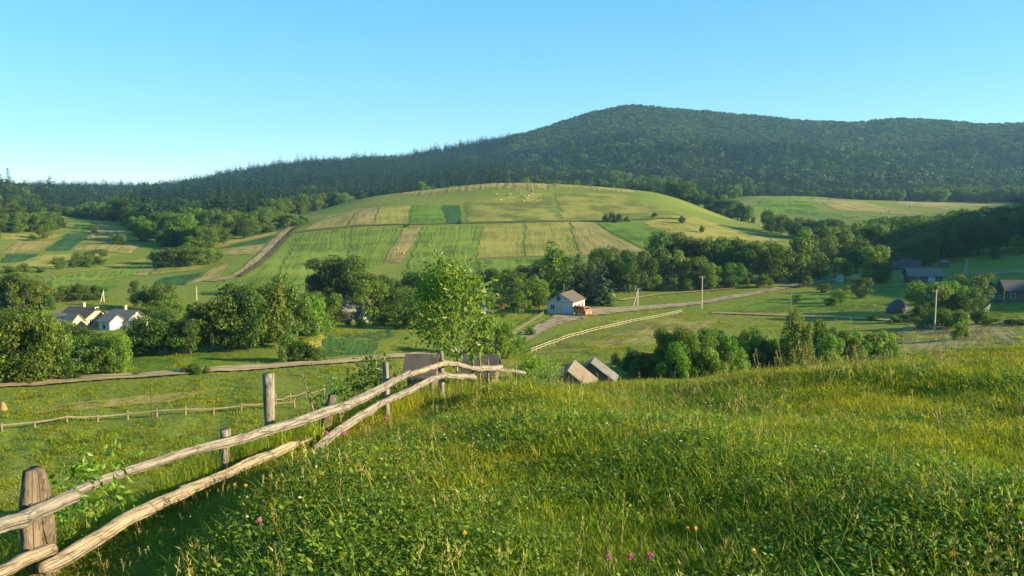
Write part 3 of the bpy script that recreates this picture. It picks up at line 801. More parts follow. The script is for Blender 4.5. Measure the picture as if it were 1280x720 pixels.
grove([(1094, 352, 47, 30, r_, 'y'), (1102, 354, 32, 26, r_, 'y'), (1082, 356, 20, 20, b_, 'n')], 'garden_tree', 'sunlit tree by the orange garden fence in front of the shaded wood', 'sunlit trees by the orange garden fence')  # sunlit look painted into the crowns with the yellow-green tone
tree(1241, 324, 18, 20, 'bush', 'b', 'bush', 'lone lit bush on the dark slope above the farm', None)  # lit look comes from a brighter crown tint
tree(1275, 318, 24, 18, 'round', 'b', 'slope_tree', 'lone lit tree at the top of the dark slope above the farm', None)  # tinted brighter than the wood to look lit
grove([(835, 471, 64, 34, r_, 'y'), (856, 473, 66, 34, r_, 'y'), (880, 470, 62, 34, w_, 'y'), (898, 466, 56, 30, r_, 'n'), (916, 465, 46, 30, w_, 'y'), (940, 463, 54, 28, r_, 'n'), (952, 460, 42, 32, w_, 'p'), (967, 463, 36, 30, b_, 'n'), (925, 470, 40, 30, b_, 'b'), (870, 474, 40, 34, b_, 'b'), (868, 470, 56, 34, r_, 'b'), (845, 474, 50, 36, w_, 'b'), (908, 468, 50, 34, w_, 'b'), (930, 466, 48, 34, r_, 'y'), (960, 465, 44, 34, w_, 'b'), (890, 474, 46, 36, b_, 'b'), (978, 466, 44, 30, b_, 'b'), (820, 472, 34, 30, b_, 'd'), (802, 472, 34, 34, b_, 'd'), (786, 470, 36, 30, b_, 'd'), (770, 460, 24, 20, b_, 'n'), (790, 455, 26, 20, b_, 'y'), (808, 460, 20, 26, b_, 'd'), (832, 462, 34, 26, b_, 'n'), (905, 470, 36, 30, b_, 'd'), (945, 468, 34, 30, b_, 'd')],
      'alder_tree', 'streamside tree just beyond the brow of the meadow', 'streamside trees beyond the meadow brow')
grove([(996, 468, 80, 42, w_, 'p'), (982, 464, 46, 26, w_, 'p')], 'willow_tree', 'upright willow rising above the streamside thicket', 'silvery willows of the thicket')
grove([(1020, 457, 60, 30, w_, 'y'), (1031, 456, 50, 28, r_, 'd'), (1038, 460, 44, 34, w_, 'b'), (1054, 456, 44, 34, w_, 'b'), (1076, 454, 42, 34, b_, 'b'), (1096, 452, 42, 34, b_, 'b'), (1046, 457, 46, 32, b_, 'y'), (1066, 455, 38, 32, b_, 'y'), (1086, 452, 42, 36, b_, 'n'), (1104, 450, 40, 36, b_, 'y'), (1010, 462, 34, 30, b_, 'd'), (1060, 458, 30, 30, b_, 'd'), (1115, 447, 26, 18, b_, 'n')],
      'shrub', 'leafy shrub of the streamside thicket next to the upright willow', 'shrubs of the streamside thicket')
grove([(612, 449, 46, 34, w_, 'b'), (632, 447, 46, 30, w_, 'y'), (598, 446, 40, 28, w_, 'd'), (646, 440, 24, 20, b_, 'y'), (655, 432, 14, 14, b_, 'y'), (664, 420, 14, 14, b_, 'n')],
      'willow_tree', 'rounded willow beside the stream behind the plank sheds', 'willows behind the plank sheds')
grove([(1076, 373, 28, 22, r_, 'n'), (1052, 379, 18, 20, r_, 'y'), (1042, 383, 12, 11, r_, 'y'), (1030, 366, 12, 12, r_, 'n'), (1060, 368, 12, 12, r_, 'n'), (1036, 383, 11, 10, r_, 'n'), (996, 378, 10, 10, r_, 'n')],
      'fruit_tree', 'small fruit tree in the striped garden meadow', 'fruit trees in the garden meadow')
grove([(1160, 396, 46, 40, r_, 'b'), (1185, 393, 42, 36, r_, 'b'), (1216, 388, 48, 40, r_, 'n'), (1205, 394, 40, 30, r_, 'd'), (1176, 410, 28, 36, b_, 'b'), (1200, 411, 26, 34, b_, 'b'), (1150, 402, 24, 24, b_, 'd'), (1222, 406, 22, 28, b_, 'n'), (1160, 410, 20, 26, b_, 'n')],
      'garden_tree', 'leafy tree in the farm garden in front of the plank barn', 'trees of the farm garden')
tree(1201, 424, 24, 22, 'bush', 'b', 'bush', 'single green bush standing in the mown stubble field', None)
grove([(1130, 403, 10, 18, b_), (1145, 405, 10, 20, b_), (1240, 405, 9, 26, b_, 'd'), (1262, 406, 9, 26, b_, 'd'), (1280, 407, 9, 22, b_, 'd'), (1090, 401, 8, 16, b_), (1118, 404, 12, 16, b_)], 'hedge_bush', 'low hedge bush along the stubble field edge', 'hedge along the stubble field')
grove([(30, 390, 50, 44, r_, 'n'), (8, 390, 42, 34, r_, 'd'), (50, 387, 38, 30, r_, 'n'), (18, 388, 46, 30, r_, 'd'), (62, 388, 24, 24, b_, 'n')], 'broadleaf_tree', 'big leafy tree up the slope behind the pair of farmhouses', 'trees uphill of the pair of farmhouses')
grove([(84, 377, 20, 20), (96, 377, 22, 22), (110, 376, 20, 20), (124, 375, 18, 18), (72, 378, 14, 16)], 'fruit_tree', 'low fruit tree in the row behind the pair of farmhouses', 'fruit tree row behind the farmhouses')
grove([(168, 384, 32, 15, t_, 'd'), (188, 387, 34, 24, r_, 'd'), (206, 389, 36, 26, r_, 'd'), (194, 404, 26, 24, r_, 'y'), (180, 402, 22, 24, b_, 'y'), (216, 398, 26, 24, r_, 'n'), (205, 410, 24, 26, r_, 'd')], 'garden_tree', 'garden tree beside the white gabled farmhouse', 'garden trees by the white gabled farmhouse')
grove([(245, 467, 15, 26, b_, 'y'), (232, 467, 9, 16, b_), (258, 466, 9, 14, b_), (95, 474, 9, 16, b_), (170, 470, 6, 14, b_)], 'roadside_bush', 'low bush on the verge of the dirt road', 'bushes on the dirt road verge')
grove([(74, 337, 16, 13), (103, 333, 18, 22), (122, 331, 20, 22), (90, 335, 10, 12, b_), (112, 334, 12, 14, b_), (118, 291, 10, 8), (148, 306, 14, 15), (55, 299, 14, 12), (42, 301, 9, 14, b_), (30, 340, 12, 20, b_), (12, 342, 12, 22, b_), (50, 341, 9, 14, b_)], 'field_tree', 'lone rounded tree on the patchwork of far strip fields', 'lone trees on the far strip fields', rmin=260)
grove([(198, 335, 22, 20, r_, 'd'), (210, 335, 24, 20, r_, 'd'), (224, 334, 24, 20, r_, 'd'), (240, 333, 24, 22, r_, 'n'), (256, 331, 22, 22, r_, 'n'), (270, 328, 18, 18, r_, 'n'), (216, 330, 22, 20, r_, 'd'), (248, 328, 20, 20, r_, 'd'), (232, 329, 22, 20, r_, 'd')], 'copse_tree', 'tree of the small copse between the strip fields', 'copse between the strip fields', rmin=260)
grove([(757, 278, 12, 9, b_, 'd'), (765, 278, 14, 11, b_, 'd'), (774, 278, 13, 10, b_, 'd'), (783, 278, 8, 8, b_, 'd'), (818, 272, 7, 8, b_, 'd'), (853, 280, 11, 11, b_, 'd'), (878, 291, 10, 8, b_, 'd'), (575, 280, 6, 7, b_, 'd'), (508, 284, 4, 8, b_, 'd')], 'hill_bush', 'round bush on the open grass of the hill', 'bushes on the open hill', rmin=300)
grove([(360, 284, 18, 20, r_, 'b'), (372, 282, 14, 16, r_, 'n'), (350, 285, 12, 14, r_, 'n'), (340, 290, 8, 10, b_, 'n'), (382, 280, 10, 12, b_, 'n')], 'gully_tree', 'leafy tree at the head of the eroded gully track', 'trees at the head of the gully', rmin=380)
# belts of single trees along the forest edges
def belt(poly, n, kinds, hp, group, label, rmin, seed):
    rg = random.Random(seed); P = poly
    for _ in range(n):
        u = rg.random() * (len(P) - 1); i = int(u); f = u - i
        x = P[i][0] + (P[i + 1][0] - P[i][0]) * f; y = P[i][1] + (P[i + 1][1] - P[i][1]) * f
        k = rg.choice(kinds); h = rg.uniform(*hp)
        to = rg.choice('nddb')
        tree(x, y + rg.uniform(-1.5, 1.5), h, h * (.42 if k == 'spruce' else rg.uniform(.7, .95)), k, to, 'edge_tree', TW[to] + (' narrow ' if k == 'tall' else ' pointed ' if k == 'spruce' else ' ') + label, group, rmin)
belt([(838, 250), (870, 262), (900, 273), (925, 280), (945, 283)], 20, ['round', 'round', 'spruce', 'tall'], (15, 25), 'forest edge beside the green hill', 'tree of the forest tongue running down beside the open hill', 600, 1)
belt([(960, 290), (1000, 298), (1040, 300), (1080, 300), (1120, 296), (1170, 292)], 34, ['round'], (18, 28), 'wood under the tan strip hill', 'tree of the wood below the tan strip fields', 430, 2)
belt([(175, 300), (200, 306), (240, 312), (262, 308), (300, 300), (335, 286)], 32, ['round', 'round', 'tall'], (18, 28), 'broadleaf wood below the spruce forest', 'rounded tree of the light broadleaf wood under the spruce forest', 385, 3)
belt([(100, 270), (130, 272), (165, 283), (185, 290)], 18, ['round'], (13, 20), 'broadleaf wood over the left fields', 'rounded tree along the ridge above the far strip fields', 520, 4)
belt([(0, 290), (30, 290), (60, 288), (75, 284), (30, 278), (0, 276)], 34, ['round', 'tall'], (14, 24), 'wood at the top of the strip fields', 'tree of the wood at the top of the far strip fields', 470, 5)

# ------------------------------------------------------------------ scattered stuff through geometry nodes
def scatter(name, P, rotz, scl, idx, protos, tilt=None):
    me = bpy.data.meshes.new(name)
    me.vertices.add(len(P)); me.vertices.foreach_set('co', np.asarray(P, np.float32).ravel())
    a = me.attributes.new('rot', 'FLOAT_VECTOR', 'POINT')
    rv = np.zeros((len(P), 3), np.float32); rv[:, 2] = rotz
    if tilt is not None: rv[:, :2] = tilt
    a.data.foreach_set('vector', rv.ravel())
    a = me.attributes.new('scl', 'FLOAT_VECTOR', 'POINT'); a.data.foreach_set('vector', np.asarray(scl, np.float32).ravel())
    a = me.attributes.new('idx', 'INT', 'POINT'); a.data.foreach_set('value', np.asarray(idx, np.int32))
    col_ = bpy.data.collections.new(name + '_sources')
    for i, pm in enumerate(protos):
        o = bpy.data.objects.new('%s_%02d' % (name, i), pm); col_.objects.link(o)
    ng = bpy.data.node_groups.new(name, 'GeometryNodeTree')
    ng.interface.new_socket('Geometry', in_out='INPUT', socket_type='NodeSocketGeometry')
    ng.interface.new_socket('Geometry', in_out='OUTPUT', socket_type='NodeSocketGeometry')
    gi, go = ng.nodes.new('NodeGroupInput'), ng.nodes.new('NodeGroupOutput')
    ci = ng.nodes.new('GeometryNodeCollectionInfo'); ci.inputs[0].default_value = col_
    ci.inputs['Separate Children'].default_value = True; ci.inputs['Reset Children'].default_value = True
    ip = ng.nodes.new('GeometryNodeInstanceOnPoints'); ip.inputs['Pick Instance'].default_value = True
    def att(nm, t):
        n = ng.nodes.new('GeometryNodeInputNamedAttribute'); n.data_type = t; n.inputs['Name'].default_value = nm
        return [s for s in n.outputs if s.enabled and s.name == 'Attribute'][0]
    er = ng.nodes.new('FunctionNodeEulerToRotation')
    L = ng.links.new
    L(gi.outputs[0], ip.inputs['Points']); L(ci.outputs[0], ip.inputs['Instance'])
    L(att('idx', 'INT'), ip.inputs['Instance Index']); L(att('rot', 'FLOAT_VECTOR'), er.inputs[0])
    L(er.outputs[0], ip.inputs['Rotation']); L(att('scl', 'FLOAT_VECTOR'), ip.inputs['Scale'])
    L(ip.outputs[0], go.inputs[0])
    o = link(name, me)
    md = o.modifiers.new('scatter', 'NODES'); md.node_group = ng
    return kind(o, 'stuff')

# the wooded mountain
def far_broad(rg, mat):
    P, Nn = crown_points(rg, 420, make_lumps(rg, 'round'))
    return quads_mesh('far_crown', P, Nn, rg.uniform(.7, 1.3, 420) * .06, .7, mat, rg)
fp = [PROTO[('spruce', v)][0] for v in range(3)] + [PROTO[('round', v)][0] for v in range(4)]
fp += [spruce_mesh(np.random.default_rng(i), 'conifer', 13, 10, M['far_needle'], 1.25) for i in range(5)] + [far_broad(np.random.default_rng(20 + i), M['far_leaf']) for i in range(4)]
def forest():
    edge_px = [-260, -60, 0, 60, 85, 110, 150, 170, 190, 240, 280, 320, 350, 400, 480, 640, 760, 800, 880, 960, 1040, 1120, 1200, 1280, 1340, 1560]
    edge_r = [600, 570, 570, 570, 610, 640, 590, 480, 430, 405, 425, 455, 520, 640, 690, 690, 660, 650, 700, 880, 900, 930, 960, 930, 700, 560]
    az = np.array([azi(p) for p in edge_px])
    n = 130000
    th = rng.uniform(az[0], az[-1], n); r = np.sqrt(rng.uniform(395 ** 2, 2500 ** 2, n))
    e = np.interp(th, az, edge_r) + 14 * np.sin(th * 60) + 10 * np.sin(th * 143 + 1)
    keep = r > e
    th, r = th[keep], r[keep]
    x, y = r * np.sin(th), r * np.cos(th)
    # keep about one tree per 8 m cell
    cell = np.round(x / 7.6).astype(int) * 100003 + np.round(y / 7.6).astype(int)
    _, u = np.unique(cell, return_index=True)
    x, y, r, th = x[u], y[u], r[u], th[u]
    z = H(x, y)
    mixn = noise2(x, y, 170, 6) + .6 * noise2(x, y, 60, 7)
    edge = r - np.interp(th, az, edge_r)
    pb = .1 + .45 * (mixn > .5) - .1 * (th < azi(620)) + .5 * (edge < 50) * (th < azi(380)) + .1 * (edge < 40) + .9 * sstep(1640, 1760, r) * (th > azi(640)) + .35 * (th > azi(1130)) * (mixn > 0)
    isb = rng.random(len(x)) < np.clip(pb, 0, .97)
    idx = np.where(isb, 12 + rng.integers(0, 4, len(x)), 7 + rng.integers(0, 5, len(x)))
    nr_ = r < 1050
    idx = np.where(nr_, np.where(isb, 3 + rng.integers(0, 4, len(x)), rng.integers(0, 3, len(x))), idx)
    h = np.where(isb, rng.uniform(9, 15, len(x)), (rng.uniform(9, 17, len(x)) + 8 * (rng.random(len(x)) < .16) * rng.random(len(x))) * np.where(th < azi(640), 1.15, .95) * (1 + .18 * noise2(x, y, 30, 1)))
    h = h * np.where((th < azi(110)) & (r < 900), .55, 1.0)         # young growth round the far strip fields
    w = h * np.where(isb, rng.uniform(.85, 1.2, len(x)), rng.uniform(1.0, 1.4, len(x)))
    o = scatter('forest', np.stack([x, y, z - .3], -1), rng.uniform(0, 6.28, len(x)), np.stack([w, w, h], -1), idx, fp)
    o['label'] = 'dark spruce forest covering the mountain behind the open hill'
    o['category'] = 'forest'
    print('forest trees', len(x))
forest()

# ------------------------------------------------------------------ buildings
M['white_wall'] = simple('white_wall', (.5, .49, .46), scale=1.2, var=.12)
M['cream_wall'] = simple('cream_wall', (.4, .34, .25), scale=1.2, var=.15)
M['brick_wall'] = simple('brick_wall', (.5, .34, .22), scale=1.5, var=.25)
M['plank_wall'] = simple('plank_wall', (.17, .15, .13), scale=2.5, var=.5, bmp=.02)
M['brown_wall'] = simple('brown_wall', (.2, .13, .1), scale=2.5, var=.4)
M['blue_wall'] = simple('blue_wall', (.28, .42, .5), scale=1.5, var=.2)
M['teal_wall'] = simple('teal_wall', (.12, .45, .42), scale=1.5, var=.2)
M['brown_roof'] = simple('brown_roof', (.125, .1, .085), scale=2.0, var=.4, bmp=.02)
M['grey_roof'] = simple('grey_roof', (.2, .185, .17), scale=1.5, var=.35, bmp=.02)
M['dark_roof'] = simple('dark_roof', (.085, .085, .095), scale=1.5, var=.35, bmp=.02)
M['board_roof'] = simple('board_roof', (.23, .19, .14), c2=(.14, .11, .08), scale=1.6, bmp=.02)
M['tin_roof'] = simple('tin_roof', (.27, .26, .24), c2=(.15, .13, .11), scale=1.8, rough=.5, metal=.2)
M['red_roof'] = simple('red_roof', (.42, .06, .05), scale=1.5, var=.35)
M['glass'] = simple('glass', (.03, .04, .05), rough=.12, spec=.6)
M['trim'] = simple('trim', (.72, .72, .7), scale=4, var=.1)
M['door'] = simple('door', (.5, .55, .6), scale=4)
M['orange'] = simple('orange', (.52, .15, .04), rough=.5, spec=.5, scale=2, var=.12)
M['rubber'] = simple('rubber', (.02, .02, .02), scale=4)
M['concrete'] = simple('concrete', (.5, .47, .4), scale=2, var=.2)
M['sign_blue'] = simple('sign_blue', (.05, .09, .2), scale=4)
M['hay'] = simple('hay', (.32, .235, .085), c2=(.18, .125, .05), scale=5, bmp=.05)
M['tarp'] = simple('tarp', (.07, .08, .1), scale=2, bmp=.03)
M['wool'] = simple('wool', (.5, .45, .34), scale=4, var=.2)
M['cowhide'] = simple('cowhide', (.3, .17, .08), scale=2, var=.5)

def gable_walls(b, W, L, hw, hr, y0=0.0, base=-.6, x0=0.0):
    x, y = W / 2, L / 2
    V = []
    for yy in (-y, y):
        V += [(x0 - x, y0 + yy, base), (x0 + x, y0 + yy, base), (x0 + x, y0 + yy, hw), (x0, y0 + yy, hw + hr), (x0 - x, y0 + yy, hw)]
    b.add(V, [(0, 1, 2, 3, 4), (9, 8, 7, 6, 5), (1, 6, 7, 2), (0, 4, 9, 5)])
def gable_roof(b, W, L, hw, hr, over=.35, t=.1, y0=0.0, x0=0.0, corr=0):
    y = L / 2 + over; sl = hr / (W / 2)
    for s in (-1, 1):
        xe = W / 2 + over; ze = hw - over * sl
        n = corr or 1
        P = [(x0, hw + hr + .02), (x0 + s * xe, ze + .02)]
        V = [(P[0][0], y0 - y, P[0][1]), (P[1][0], y0 - y, P[1][1]), (P[1][0], y0 + y, P[1][1]), (P[0][0], y0 + y, P[0][1])]
        V += [(a, c, d + t) for a, c, d in V]
        Fs = [(0, 1, 2, 3), (7, 6, 5, 4), (4, 5, 1, 0), (5, 6, 2, 1), (6, 7, 3, 2), (7, 4, 0, 3)]
        b.add(V, Fs if s < 0 else [f[::-1] for f in Fs])
        if corr:
            for k in range(corr):
                yy = y0 - y + (k + .5) * 2 * y / corr
                b.tube([(P[0][0], yy, P[0][1] + t), (P[1][0], yy, P[1][1] + t)], .05, 5)

def opening(root, name, x, y, z, w, h, face, mat='glass'):
    """window or door proud of a wall; face = outward direction in local axes"""
    n = Vector((face[0], face[1], 0)); sd = Vector((-n.y, n.x, 0))
    def slab(ww, hh, d0, d1):
        b = MB(); V = []
        for d in (d0, d1):
            for a, c in ((-1, -1), (1, -1), (1, 1), (-1, 1)):
                p = Vector((x, y, z)) + sd * a * ww / 2 + n * d + Vector((0, 0, c * hh / 2)); V.append(tuple(p))
        b.add(V, [(0, 1, 2, 3), (7, 6, 5, 4), (4, 5, 1, 0), (5, 6, 2, 1), (6, 7, 3, 2), (7, 4, 0, 3)])
        return b
    o = slab(w + .16, h + .16, -.02, .05).build(name, M['trim'], root)
    if name == 'window':
        slab(w / 2 - .03, h, .03, .07).build('pane', M[mat], o).location = tuple(sd * (w / 4 + .015))
        slab(w / 2 - .03, h, .03, .07).build('pane', M[mat], o).location = tuple(sd * -(w / 4 + .015))
    else:
        slab(w, h, .03, .08).build('door_leaf', M[mat], o)
    return o

def house(name, label, cat, loc, yaw, W, L, hw, hr, wall, roof, over=.35, chimney=True, wins=(), doors=(), corr=0, group=None):
    root = thing(name, label, cat, loc, yaw, group)
    b = MB(); gable_walls(b, W, L, hw, hr); b.build('wall', M[wall], root)
    b = MB(); gable_roof(b, W, L, hw, hr, over, corr=corr); rf = b.build('roof', M[roof], root)
    if chimney:
        b = MB(); b.box((W * .15, L * .15, hw + hr + .1), (.5, .5, 1.3)); b.box((W * .15, L * .15, hw + hr + .78), (.62, .62, .12)); b.build('chimney', M['brick_wall'], rf)
    for fc, u, z, w, h in wins:
        if abs(fc[0]): opening(root, 'window', fc[0] * W / 2, u, z, w, h, fc)
        else: opening(root, 'window', u, fc[1] * L / 2, z, w, h, fc)
    for fc, u, z, w, h in doors:
        if abs(fc[0]): opening(root, 'door', fc[0] * W / 2, u, z, w, h, fc, 'door')
        else: opening(root, 'door', u, fc[1] * L / 2, z, w, h, fc, 'door')
    return root
def base(px, py, rmin=60, dz=0):
    x, y, z = hit(px, py, rmin); return (x, y, z + dz)
def shift(p, yaw, lx, ly):
    c, s = math.cos(yaw), math.sin(yaw)
    x, y = p[0] + c * lx - s * ly, p[1] + s * lx + c * ly
    return (x, y, Hs(x, y))

# white roadside building
yaw = R(-24)
cn = base(716, 394, 120)
W, L = 6.0, 7.8
o = shift(cn, yaw, -W / 2, L / 2); o = (o[0], o[1], cn[2] + .05)
st = house('roadside_building', 'white roadside building with brown gable roof and a gravel yard', 'building', o, yaw, W, L, 2.7, 1.75, 'white_wall', 'brown_roof', .3, False,
      wins=[((0, -1), -1.7, 1.5, .9, 1.1), ((1, 0), -2.3, 1.5, .8, 1.2), ((1, 0), 0, 1.5, .8, 1.2), ((1, 0), 2.3, 1.5, .8, 1.2)], doors=[((0, -1), 1.5, 1.05, 1.1, 2.1)])
b = MB(); b.box((1.35, -L / 2 - .06, 2.62), (2.7, .1, .5)); sg = b.build('sign_board', M['trim'], st)
b = MB()
for k in range(8): b.box((.3 + k * .3, -L / 2 - .125, 2.62), (.17, .02, .26))
b.build('lettering', M['sign_blue'], sg)
b = MB(); b.box((-.3, -L / 2 - .2, 3.35), (.65, .36, .8)); b.box((-.3, -L / 2 - .2, 3.8), (.75, .46, .1)); b.build('vent_box', M['sign_blue'], st)
b = MB(); b.tube([(-1.5, 2.4, 3.2), (-1.5, 2.4, 6.0)], .09, 8); b.build('stove_pipe', M['grey_roof'], st)

# orange minibus
vp = base(728, 395, 120)
van = thing('minibus', 'orange minibus parked against the white roadside building', 'minibus', (vp[0], vp[1], vp[2] + .22), R(-24 + 60))
b = MB()
prof = [(-2.0, .35), (-2.05, .95), (-1.75, 1.25), (-1.35, 1.85), (1.9, 1.9), (2.05, 1.7), (2.05, .35)]
V = [(.85 * (.9 if z > 1.3 else 1), x, z) for x, z in prof] + [(-.85 * (.9 if z > 1.3 else 1), x, z) for x, z in prof]
n = len(prof)
b.add(V, [tuple(range(n)), tuple(range(2 * n - 1, n - 1, -1))] + [(i, i + n, (i + 1) % n + n, (i + 1) % n) for i in range(n)])
b.build('body', M['orange'], van)
for s in (-1, 1):
    for yy, l in ((-1.0, .6), (-.1, .85), (.9, .85), (1.65, .5)):
        b = MB(); b.box((s * .8, yy, 1.5), (.06, l, .45)); b.build('window', M['glass'], van)
    for yy in (-1.25, 1.25):
        b = MB(); b.tube([(s * .7, yy, .32), (s * .9, yy, .32)], .33, 14); w = b.build('wheel', M['rubber'], van)
        b = MB(); b.tube([(s * .88, yy, .32), (s * .92, yy, .32)], .17, 10); b.build('hub', M['trim'], w)
    b = MB(); b.box((s * .6, -2.04, .8), (.28, .06, .2)); b.build('headlight', M['trim'], van)
b = MB(); b.box((0, -1.56, 1.56), (1.35, .06, .5), Matrix.Rotation(R(-32), 4, 'X')); b.build('windscreen', M['glass'], van)

# pair of farmhouses on the left
yaw = R(66)
p = base(99, 408, 120)
hA = house('farmhouse', 'brown-roofed brick farmhouse with a pale gabled porch, left of the pair', 'house', (p[0], p[1] + 2, p[2] - .7), yaw, 6.2, 7.2, 2.3, 1.8, 'brick_wall', 'brown_roof', .4, True,
      wins=[((0, -1), -1.4, 1.7, .8, 1.1), ((0, -1), 1.4, 1.7, .8, 1.1), ((0, -1), 0, 3.9, .7, .8)])
b = MB(); gable_walls(b, 3.0, 2.4, 2.1, 1.4, x0=-4.4, y0=-2.6); pc = b.build('porch', M['cream_wall'], hA)
b = MB(); gable_roof(b, 3.0, 2.4, 2.1, 1.4, .25, x0=-4.4, y0=-2.6); b.build('porch_roof', M['grey_roof'], pc)
b = MB()
b.add([(-3.2, -2.0, 3.25), (-3.2, 4.4, 3.25), (-7.0, 4.4, 1.9), (-7.0, -2.0, 1.9), (-3.2, -2.0, 3.35), (-3.2, 4.4, 3.35), (-7.0, 4.4, 2.0), (-7.0, -2.0, 2.0)], [(0, 1, 2, 3), (7, 6, 5, 4), (4, 5, 1, 0), (5, 6, 2, 1), (6, 7, 3, 2), (7, 4, 0, 3)])
sh = b.build('lean_to_roof', M['grey_roof'], hA)
b = MB(); b.box((-4.9, 1.2, .65), (3.4, 5.8, 2.5)); b.build('lean_to_wall', M['brown_wall'], hA)

p = base(149, 410, 120)
hB = house('farmhouse', 'grey-roofed white farmhouse with a low white annex, right of the pair', 'house', (p[0] + .3, p[1] + 2.2, p[2] - .6), R(64), 5.0, 6.2, 2.1, 1.6, 'white_wall', 'grey_roof', .4, True,
      wins=[((0, -1), -1.3, 1.5, .8, 1.0), ((0, -1), 1.3, 1.5, .8, 1.0), ((-1, 0), 1.5, 1.5, .8, 1.0)])
b = MB(); gable_walls(b, 3.2, 3.0, 2.3, 1.1, x0=-4.0, y0=-1.0); an = b.build('annex', M['white_wall'], hB)
b = MB(); gable_roof(b, 3.2, 3.0, 2.3, 1.1, .3, x0=-4.0, y0=-1.0); b.build('annex_roof', M['grey_roof'], an)
b = MB(); b.box((-5.63, -1.0, 1.3), (.06, .7, .8)); b.build('annex_window', M['glass'], an)

# house behind the potato strip
p = base(441, 402, 120)
hC = house('cottage', 'grey-roofed timber cottage behind the dark potato strip', 'house', p, R(-62), 4.6, 5.0, 2.4, 1.9, 'plank_wall', 'grey_roof', .35, True,
      wins=[((0, -1), -1.0, 1.3, .7, .9), ((1, 0), -1.2, 1.3, .7, .9), ((1, 0), 1.2, 1.3, .7, .9)])
b = MB(); gable_walls(b, 1.6, 1.2, 2.6, .9, x0=2.6, y0=1.6); b.build('white_dormer', M['white_wall'], hC)

p = base(600, 392, 120)
house('tin_shed', 'small tin-roofed shed among the trees beside the white building', 'shed', p, R(55), 2.0, 2.6, 1.3, .6, 'white_wall', 'tin_roof', .2, False, doors=[((0, -1), 0, .65, .7, 1.1)])
p = base(627, 387, 120)
ob = thing('wooden_booth', 'tiny orange booth with a flat roof near the tin shed', 'booth', p, R(20))
b = MB(); b.box((0, 0, .7), (1.0, 1.0, 1.8)); b.build('wall', M['orange'], ob)
b = MB(); b.box((0, 0, 1.67), (1.25, 1.25, .12)); b.build('roof', M['grey_roof'], ob)
b = MB(); b.box((0, -.52, .65), (.5, .05, 1.2)); b.build('door', M['brown_wall'], ob)

p = base(790, 364, 120)
house('teal_house', 'dark-roofed house with teal walls half hidden by trees', 'house', (p[0], p[1] + 2, p[2]), R(80), 5, 6.2, 2.3, 1.7, 'teal_wall', 'dark_roof', .4, True, wins=[((-1, 0), -1.5, 1.2, .8, .9), ((-1, 0), 1.2, 1.2, .8, .9)])
p = base(1050, 353, 180)
house('garden_hut', 'tiny white and blue garden hut with tin gable roof', 'hut', p, R(-28), 1.7, 1.8, 1.5, .8, 'blue_wall', 'tin_roof', .2, False, wins=[((0, -1), 0, 1.0, .5, .5)])
p = base(1160, 353, 180)
hD = house('farm_barn', 'long low barn with weathered blue-grey roof behind the garden', 'barn', (p[0], p[1] + 3, p[2]), R(84), 4.6, 9, 1.9, 1.7, 'plank_wall', 'grey_roof', .5, False, doors=[((-1, 0), -1.5, .9, 1.6, 1.7)], wins=[((-1, 0), 2.2, 1.1, .8, .7)])
p = base(1135, 342, 180)
house('farm_barn', 'dark hipped outbuilding behind the long low barn', 'barn', (p[0], p[1] + 2, p[2]), R(70), 5, 8, 2.0, 2.2, 'plank_wall', 'dark_roof', .4, False)
p = base(1180, 334, 180)
house('grey_shed', 'small grey shed at the foot of the shaded wood', 'shed', p, R(80), 2.2, 2.6, 1.6, .5, 'plank_wall', 'grey_roof', .2, False)
p = base(1238, 379, 120)
house('plank_barn', 'weathered plank barn with one long sloping roof beside the garden trees', 'barn', (p[0], p[1] + 2.2, p[2]), R(-12), 7.0, 4.4, 2.3, 2.3, 'plank_wall', 'board_roof', .5, False,
      wins=[((0, -1), 1.0, 1.4, .5, .7), ((0, -1), 2.3, 1.4, .5, .7)], doors=[((0, -1), -.8, .95, .9, 1.8)])
p = base(1276, 377, 120)
house('dark_house', 'dark timber house with one white-framed window beyond the plank barn', 'house', (p[0], p[1] + 2, p[2]), R(84), 4.8, 6.0, 2.4, 1.9, 'plank_wall', 'dark_roof', .4, False, wins=[((-1, 0), 1.6, 1.2, .7, 1.0)])

# sheds below the meadow brow
def shed_local(name, label, P, yaw, W, L, hw, hr, wall, roof, corr=0):
    return house(name, label, 'shed', (P[0], P[1], P[2]), yaw, W, L, hw, hr, wall, roof, .25, False, corr=corr)
def down(px, py, Y, h):
    """ground point under a ridge seen at (px, py); h = ridge height above ground"""
    q = at(px, py, Y); return (q[0], q[1], q[2] - h)
q = down(714, 458, 70, 3.1)
shed_local('board_shed', 'wooden shed with a pale board roof just below the brow', q, R(-11), 3.6, 4.4, 1.7, 1.4, 'brown_wall', 'board_roof')
q = down(741, 452, 77, 3.0)
shed_local('tin_roof_shed', 'low shed with a ribbed grey tin roof beside the board-roofed shed', q, R(-13), 4.0, 2.4, 1.6, 1.45, 'brown_wall', 'tin_roof', corr=6)
q = down(814, 443, 96, 3.0)
shed_local('red_roof_shed', 'small shed with a red roof peeping out of the streamside trees', q, R(75), 1.6, 1.6, 2.2, .8, 'cream_wall', 'red_roof')
q = down(528, 443, 44, 2.6)
shed_local('weathered_shed', 'weathered grey plank shed behind the fence left of the young tree', q, R(84), 1.7, 1.3, 1.7, .8, 'brown_wall', 'brown_roof')
q = down(602, 443, 46, 2.6)
shed_local('weathered_shed', 'weathered brown plank shed behind the fence right of the young tree', q, R(80), 1.8, 1.5, 1.7, .8, 'brown_wall', 'brown_roof')

